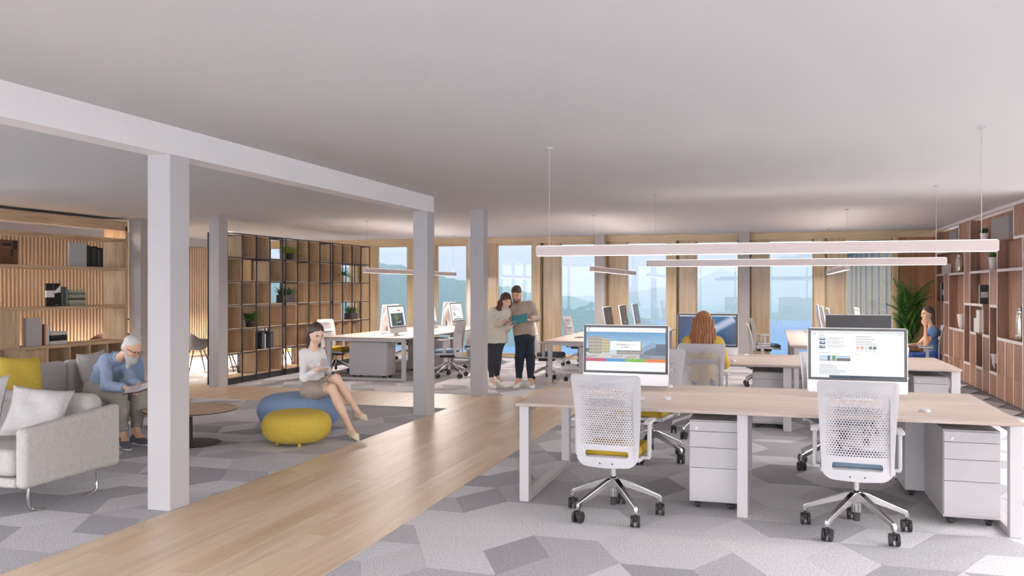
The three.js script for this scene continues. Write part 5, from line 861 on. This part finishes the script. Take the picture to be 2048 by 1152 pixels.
// ---- elderly man reading on the long sofa
{
  const j = { head: at(264, 696, 9.0), ls: at(250, 724, 9.42), rs: at(211, 722, 9.2), le: at(262, 762, 9.2), re: at(213, 772, 8.95), lw: at(277, 771, 8.9), rw: at(251, 776, 8.76), lh: at(205, 775, 9.62), rh: at(190, 779, 9.42), lk: at(279, 789, 9.25), rk: at(238, 794, 8.98), la: at(272, 868, 9.1), ra: at(247, 876, 8.93), lt: at(294, 887, 8.98), rt: at(258, 897, 8.72) };
  j.lt.y = j.rt.y = 0.03; const front = V(0.88, 0, 0.47).normalize(), grey = mat('hair_silver', '#c9c4c2', 0.6), q = turnTo(V(0.9, -0.58, 0.1).normalize());
  const rh = hand(j.rw, at(266, 779, 8.72).sub(j.rw), V(0.2, -0.8, 0.1), 1, 0.6, 1), lh = hand(j.lw, at(278, 785, 8.75).sub(j.lw), V(0, 0.9, 0.2), -1, 0.7, 1);
  const p = person('elderly bearded man in a pale blue shirt bent over an open book on the sofa', lerp(j.lh, j.rh, 0.5), j, { front, headQ: q, headScale: 0.98, hairMat: grey, hands: [rh, lh], scale: 1, skin: 2, lips: false });
  const shirt = new Field(); p.torso(shirt, 0.018, 0); p.arm(shirt, 'l', 0.016, 0.96, true); p.arm(shirt, 'r', 0.016, 0.96, true); shirt.cap(p.waist, lerp(p.waist, p.hip, 0.9), 0.125, 0.135, 0.05); shirt.cap(p.sh, lerp(p.sh, j.head, 0.35), 0.075, 0.066, 0.04, { flat1: true }); shirt.fn = folds(0.009, 13, 5); mat('blue_shirt', '#a9bad8', 0.85, { map: WEAVE }); collar(p, front, M.blue_shirt, p.add('shirt', net(shirt, 0.01), M.blue_shirt));
  const tr = new Field(); tr.cap(j.lh, j.rh, 0.122, undefined, 0.05); p.leg(tr, 'l', 0.02, 0.84, true); p.leg(tr, 'r', 0.02, 0.84, true); tr.fn = folds(0.007, 12, 9); p.add('trousers', net(tr, 0.01), mat('stone_chinos', '#b5ada2', 0.9, { map: WEAVE }));
  addShoes(p, j, mat('grey_shoe', '#6b6a72', 0.8, { map: WEAVE }), mat('pale_sole', '#c9c3bd', 0.7), 0.044, 0.05);
  const P = p.H.P, R = p.H.R, h = new Field(); h.ell(P(0, 0.05, -0.022), R(0.08, 0.082, 0.098), 0.02, q).ell(P(0, -0.02, -0.05), R(0.08, 0.07, 0.06), 0.03, q); h.ell(P(0, 0.01, 0.1), R(0.07, 0.1, 0.09), 0.02, q, true); h.fn = strands(0.003, 50, 12); p.add('hair', net(h, 0.0052), grey);
  const b = new Field(); b.ell(P(0, -0.1, 0.06), R(0.055, 0.06, 0.05), 0.03, q).cap(P(0, -0.11, 0.07), P(0, -0.2, 0.06), 0.05, 0.026, 0.03); for (const x of [-1, 1]) b.cap(P(x * 0.068, -0.02, 0.01), P(x * 0.045, -0.09, 0.05), 0.014, 0.028, 0.02); b.cap(P(-0.03, -0.052, 0.095), P(0.03, -0.052, 0.095), 0.009, 0.009, 0.01); b.fn = strands(0.004, 40, 9); p.add('beard', net(b, 0.005), mat('beard_grey', '#b9b3b2', 0.8));
  const gl = []; for (const x of [-1, 1]) { const r = new THREE.TorusGeometry(0.023, 0.0026, 6, 20); r.scale(1.15, 0.85, 1); r.applyQuaternion(q); const c = P(x * 0.031, 0.0, 0.108); r.translate(c.x, c.y, c.z); gl.push(r); gl.push(tube([P(x * 0.058, 0.006, 0.1), P(x * 0.078, 0.008, 0.05), P(x * 0.08, 0.005, -0.005)], 0.0026, 5)); } gl.push(tube([P(-0.008, 0.002, 0.112), P(0, 0.006, 0.114), P(0.008, 0.002, 0.112)], 0.0025, 5, 6)); p.add('glasses', merge(gl), mat('glasses_frame', '#4a3a34', 0.4));
  const c = at(279, 778, 8.72), bk = thing('open_book', 'open book with a dark cover resting in the man\'s hands', 'book', c.toArray(), 0.5); const pg = []; for (const s of [-1, 1]) { const g = rbox(0.13, 0.012, 0.19, 0.003); g.translate(s * 0.066, 0.008, 0); g.rotateZ(s * 0.12); pg.push(g); } part('pages', merge(pg), M.white_plastic, bk); const cv = []; for (const s of [-1, 1]) { const g = rbox(0.138, 0.006, 0.2, 0.002); g.translate(s * 0.068, -0.003, 0); g.rotateZ(s * 0.12); cv.push(g); } part('cover', merge(cv), M.black_plastic, bk); bk.rotation.set(0.25, 0.5, 0.1);
}
// ---- standing couple sharing a tablet
{
  const Z = 14.3, j = { head: at(1033, 588, Z - 0.1), ls: at(1064, 613, Z), rs: at(1022, 614, Z), le: at(1074, 636, Z - 0.05), re: at(1016, 638, Z - 0.02), lw: at(1058, 640, Z - 0.3), rw: at(1028, 642, Z - 0.26), lh: at(1056, 673, Z), rh: at(1042, 673, Z), lk: at(1061, 715, Z - 0.03), rk: at(1039, 715, Z - 0.04), la: at(1061, 757, Z), ra: at(1038, 757, Z), lt: at(1065, 770, Z - 0.16), rt: at(1030, 769, Z - 0.16) };
  const front = V(0.2, 0, 1).normalize(), hair = mat('hair_short_brown', '#5a4537', 0.6), q = turnTo(V(0.06, -0.48, 0.87).normalize());
  const rh = hand(j.rw, at(1036, 640, Z - 0.32).sub(j.rw), V(0.5, 0.6, 0), -1, 0.7, 1), lh = hand(j.lw, at(1048, 639, Z - 0.36).sub(j.lw), V(-0.2, 0.8, 0.2), 1, 0.7, 1);
  const p = person('bearded man in a taupe sweater and dark jeans holding a teal tablet', lerp(j.la, j.ra, 0.5), j, { front, headQ: q, headScale: 1.0, hairMat: hair, hands: [rh, lh], scale: 1.0, skin: 2, lips: false });
  const sw = new Field(); p.torso(sw, 0.026, 0); p.arm(sw, 'l', 0.022, 0.93, true); p.arm(sw, 'r', 0.022, 0.93, true); sw.cap(p.waist.clone().addScaledVector(p.sideV, 0.05), p.waist.clone().addScaledVector(p.sideV, -0.05), 0.125, undefined, 0.05).cap(p.hip.clone().addScaledVector(p.sideV, 0.07).add(V(0, 0.06, 0)), p.hip.clone().addScaledVector(p.sideV, -0.07).add(V(0, 0.06, 0)), 0.118, undefined, 0.06); sw.cut(p.hip.clone().add(V(0, -0.005, 0)), V(0, -1, 0)); sw.fn = folds(0.006, 11, 4); const s0 = p.add('sweater', net(sw, 0.011), mat('taupe_knit', '#c0ad9f', 0.95, { map: WEAVE })); p.add('neckband', new THREE.TorusGeometry(0.064, 0.011, 8, 26).rotateX(Math.PI / 2 - 0.2).translate(...p.sh.clone().add(V(0, 0.062, 0.01)).toArray()), M.taupe_knit, s0);
  const tr = new Field(); tr.cap(j.lh, j.rh, 0.112, undefined, 0.05); tr.cap(p.hip, lerp(p.hip, p.waist, 0.3), 0.115, 0.11, 0.05); p.leg(tr, 'l', 0.017, 0.98, true); p.leg(tr, 'r', 0.017, 0.98, true); tr.fn = folds(0.005, 13, 9); p.add('jeans', net(tr, 0.011), mat('dark_jeans', '#24303c', 0.9, { map: WEAVE }));
  addShoes(p, j, mat('white_sneaker', '#e6e1db', 0.7), mat('white_sole', '#efece8', 0.7), 0.046, 0.05);
  const P = p.H.P, R = p.H.R, h = new Field(); h.ell(P(0, 0.055, -0.018), R(0.083, 0.084, 0.1), 0.02, q).ell(P(0, 0.105, 0.04), R(0.055, 0.026, 0.04), 0.03, q).ell(P(0, -0.01, -0.06), R(0.076, 0.07, 0.05), 0.03, q); h.ell(P(0, -0.015, 0.1), R(0.066, 0.085, 0.085), 0.014, q, true); h.fn = strands(0.004, 40, 20); p.add('hair', net(h, 0.0055), hair);
  const b = new Field(); b.ell(P(0, -0.088, 0.05), R(0.05, 0.042, 0.048), 0.02, q); for (const x of [-1, 1]) b.cap(P(x * 0.068, -0.02, 0.008), P(x * 0.045, -0.085, 0.045), 0.012, 0.024, 0.02); b.cap(P(-0.028, -0.05, 0.094), P(0.028, -0.05, 0.094), 0.008, 0.008, 0.01); b.ell(P(0, -0.062, 0.105), R(0.02, 0.008, 0.02), 0.006, q, true); b.fn = strands(0.003, 60, 20); p.add('beard', net(b, 0.005), mat('beard_brown', '#75655b', 0.8));

  const Y = Z - 0.05, w = { head: at(1012, 601, Y - 0.08), ls: at(1013, 626, Y - 0.05), rs: at(986, 625, Y + 0.02), le: at(1012, 657, Y - 0.08), re: at(985, 653, Y - 0.02), lw: at(1021, 649, Y - 0.3), rw: at(1006, 643, Y - 0.28), lh: at(999, 682, Y), rh: at(985, 682, Y), lk: at(995, 718, Y - 0.06), rk: at(983, 720, Y - 0.04), la: at(994, 752, Y + 0.05), ra: at(983, 756, Y - 0.06), lt: at(1004, 763, Y - 0.06), rt: at(989, 768, Y - 0.2) };
  const fr = V(0.5, 0, 0.86).normalize(), wh = mat('hair_auburn', '#5e362b', 0.5), wq = turnTo(V(0.69, -0.42, 0.58).normalize());
  const wr = hand(w.rw, at(1019, 638, Y - 0.36).sub(w.rw), V(0.1, -0.8, 0.2), -1, 0.35, 0.9), wl = hand(w.lw, at(1030, 648, Y - 0.36).sub(w.lw), V(0, 0.9, 0), 1, 0.6, 0.9);
  const g = person('smiling woman with wavy auburn hair in a cream sweatshirt pointing at the tablet', lerp(w.la, w.ra, 0.5), w, { front: fr, headQ: wq, headScale: 0.93, hairMat: wh, hands: [wr, wl], scale: 0.9, skin: 1, bust: true });
  const ss = new Field(); g.torso(ss, 0.038, 0); g.arm(ss, 'l', 0.03, 0.9, true); g.arm(ss, 'r', 0.03, 0.9, true); ss.cap(g.waist, g.hip.clone().add(V(0, 0.02, 0)), 0.15, 0.15, 0.06).cap(g.hip.clone().addScaledVector(g.sideV, 0.05), g.hip.clone().addScaledVector(g.sideV, -0.05), 0.142, undefined, 0.05); ss.cut(g.hip.clone().add(V(0, -0.03, 0)), V(0, -1, 0)); ss.fn = folds(0.011, 10, 2); g.add('sweatshirt', net(ss, 0.011), mat('cream_fleece', '#efe6d6', 0.95, { map: WEAVE }));
  const lg = new Field(); lg.cap(w.lh, w.rh, 0.1, undefined, 0.05); g.leg(lg, 'l', 0.01, 0.98, true); g.leg(lg, 'r', 0.01, 0.98, true); lg.fn = folds(0.003, 16, 6); g.add('trousers', net(lg, 0.01), mat('charcoal_denim', '#3a3d45', 0.9, { map: WEAVE }));
  addShoes(g, w, M.white_sneaker, M.white_sole, 0.042, 0.045);
  const Q = g.H.P, T = g.H.R, hh = new Field(); hh.ell(Q(0, 0.045, -0.022), T(0.094, 0.094, 0.106), 0.02, wq).ell(Q(0, -0.05, -0.06), T(0.1, 0.12, 0.065), 0.04, wq); for (const x of [-1, 1]) { hh.cap(Q(x * 0.085, 0.0, -0.02), Q(x * 0.11, -0.12, 0.0), 0.034, 0.045, 0.03); hh.cap(Q(x * 0.11, -0.12, 0.0), Q(x * 0.1, -0.23, 0.03), 0.045, 0.028, 0.03); } hh.ell(Q(0, -0.035, 0.1), T(0.062, 0.1, 0.085), 0.014, wq, true); hh.fn = (d, x, y, z) => strands(0.006, 30, 8)(d + 0.012 * Math.sin(y * 55 + x * 20) * (y < w.head.y ? 1 : 0.2), x, y, z); g.add('hair', net(hh, 0.006), wh);
  const tb = single('tablet', rbox(0.27, 0.012, 0.19, 0.005), mat('teal_case', '#3f8b97', 0.5), at(1039, 638, Z - 0.42).toArray(), 'teal tablet held up between the standing couple', 'tablet'); tb.rotation.set(0.75, 0.15, 0.15);
}
// ---- woman in yellow at the galaxy computer, seen from behind
{
  const bx = -0.72, bz = -9.86, L = (x, y, z) => V(bx + x, y, bz + z), j = { head: L(0.0, 1.26, -0.1), ls: L(-0.17, 1.03, -0.02), rs: L(0.17, 1.03, -0.02), le: L(-0.22, 0.79, -0.16), re: L(0.22, 0.79, -0.16), lw: L(-0.13, 0.8, -0.46), rw: L(0.13, 0.8, -0.46), lh: L(-0.085, 0.605, 0.02), rh: L(0.085, 0.605, 0.02), lk: L(-0.1, 0.59, -0.42), rk: L(0.1, 0.59, -0.42), la: L(-0.1, 0.12, -0.36), ra: L(0.1, 0.12, -0.36), lt: L(-0.1, 0.03, -0.52), rt: L(0.1, 0.03, -0.52) };
  const front = V(0, 0, -1), hair = mat('hair_copper', '#8f5a36', 0.45, { sheen: 0.5 }), q = turnTo(V(0.03, -0.2, -1).normalize());
  const p = person('woman with long copper hair in a yellow top, working with her back turned', V(bx, 0, bz), j, { front, headQ: q, headScale: 0.95, hairMat: hair, hands: [hand(j.lw, V(0.1, -0.05, -1), V(0, -1, 0), 1, 0.4, 0.9), hand(j.rw, V(-0.1, -0.05, -1), V(0, -1, 0), -1, 0.4, 0.9)], scale: 0.92, skin: 1, bust: true });
  const s = new Field(); p.torso(s, 0.02, 1); p.arm(s, 'l', 0.02, 0.9, true); p.arm(s, 'r', 0.02, 0.9, true); s.cut(V(0, 0.53, 0), V(0, -1, 0)); s.fn = folds(0.008, 12, 1); p.add('top', net(s, 0.0105), mat('yellow_top', '#d8b04c', 0.9, { map: WEAVE }));
  const t = new Field(); t.cap(j.lh, j.rh, 0.105, undefined, 0.05); p.leg(t, 'l', 0.012, 0.95, true); p.leg(t, 'r', 0.012, 0.95, true); t.cut(V(0, 0.5205, 0), V(0, 0, 0).set(0, -1, 0)); const t2 = new Field(); for (const k of ['l', 'r']) t2.cap(j[k + 'k'], lerp(j[k + 'k'], j[k + 'a'], 0.95), 0.068, 0.048, 0.03, { flat1: true }); p.add('jeans', merge([net(t, 0.011), net(t2, 0.011)]), mat('navy_denim', '#2c3f63', 0.9, { map: WEAVE }));
  addShoes(p, j, M.white_sneaker, M.white_sole, 0.042, 0.045);
  const P = p.H.P, R = p.H.R, h = new Field(); h.ell(P(0, 0.045, -0.02), R(0.092, 0.094, 0.106), 0.02, q).ell(P(0, -0.06, -0.065), R(0.115, 0.14, 0.06), 0.05, q); for (let k = -4; k <= 4; k++) h.cap(P(k * 0.024, 0.0, -0.09), L(-k * 0.037, 0.98 - 0.05 * Math.cos(k * 1.7), 0.105 - Math.abs(k) * 0.012), 0.032, 0.024, 0.022); h.ell(P(0, -0.03, 0.1), R(0.065, 0.1, 0.09), 0.014, q, true); h.fn = (d, x, y, z) => d + 0.005 * Math.sin(x * 210 + 5 * noise.noise(x * 10, y * 9, 2)) * (y < 1.32 ? 1 : 0.3) + 0.006 * noise.noise(x * 50, y * 6, z * 30); p.add('hair', net(h, 0.005), hair);
}
// ---- woman on the phone
{
  const Z = 14.15, j = { head: at(1855, 628, Z), ls: at(1864, 661, Z + 0.16), rs: at(1867, 662, Z - 0.14), le: at(1838, 690, Z + 0.22), re: at(1852, 690, Z - 0.2), lw: at(1818, 690, Z + 0.1), rw: at(1851, 651, Z - 0.16), lh: at(1869, 713, Z + 0.08), rh: at(1869, 714, Z - 0.08), lk: at(1822, 713, Z + 0.1), rk: at(1824, 715, Z - 0.1), la: at(1818, 762, Z + 0.1), ra: at(1826, 764, Z - 0.1), lt: at(1805, 772, Z + 0.1), rt: at(1812, 774, Z - 0.1) };
  const dir = V(-cy, 0, sy), front = V(-0.98, 0, -0.1).normalize(), hair = mat('hair_brown_violet', '#4b3a3c', 0.45), q = turnTo(dir.clone().multiplyScalar(0.95).add(V(-0.02, -0.12, 0.22)).normalize());
  for (const s of ['l', 'r']) { j[s + 'a'].y = 0.1; j[s + 't'].y = 0.03; }
  const rh = hand(j.rw, V(-0.02, 1, 0.05), V(0.1, 0, -1), 1, 0.5, 0.9), lh = hand(j.lw, dir.clone().add(V(0, -0.1, 0)), V(0, -1, 0), -1, 0.4, 0.9);
  const p = person('woman in a blue tee shirt and jeans talking on a phone at the palm', lerp(j.lh, j.rh, 0.5), j, { front, headQ: q, headScale: 0.93, hairMat: hair, hands: [rh, lh], scale: 0.88, skin: 2, bust: true });
  const s = new Field(); p.torso(s, 0.014, 1); for (const k of ['l', 'r']) s.cap(j[k + 's'], lerp(j[k + 's'], j[k + 'e'], 0.45), 0.065, 0.062, 0.04, { flat1: true }); s.cut(V(0, 0.55, 0), V(0, -1, 0)); s.fn = folds(0.006, 13, 7); p.add('tee_shirt', net(s, 0.01), mat('blue_tee', '#6f90c0', 0.9, { map: WEAVE }));
  const t = new Field(); t.cap(j.lh, j.rh, 0.105, undefined, 0.05); p.leg(t, 'l', 0.014, 0.95, true); p.leg(t, 'r', 0.014, 0.95, true); t.fn = folds(0.005, 13, 3); p.add('jeans', net(t, 0.0105), mat('bright_jeans', '#2f55a0', 0.9, { map: WEAVE }));
  addShoes(p, j, M.white_sneaker, M.white_sole, 0.042, 0.045);
  const P = p.H.P, R = p.H.R, h = new Field(); h.ell(P(0, 0.045, -0.022), R(0.088, 0.092, 0.104), 0.02, q).ell(P(0, -0.05, -0.075), R(0.075, 0.13, 0.045), 0.04, q); for (const x of [-1, 1]) h.cap(P(x * 0.07, 0.0, -0.04), P(x * 0.06, -0.17, -0.07), 0.03, 0.026, 0.03); h.ell(P(0, -0.03, 0.09), R(0.06, 0.09, 0.075), 0.014, q, true); h.fn = strands(0.004); p.add('hair', net(h, 0.0055), hair);
  const ph = single('phone', rbox(0.07, 0.145, 0.009, 0.005), M.silver, j.rw.clone().add(V(0.02, 0.085, -0.03)).toArray(), 'pale phone held to the ear of the woman in blue', 'phone'); ph.rotation.set(0.1, 0.25, -0.2);
}
renderer.render(scene, camera);
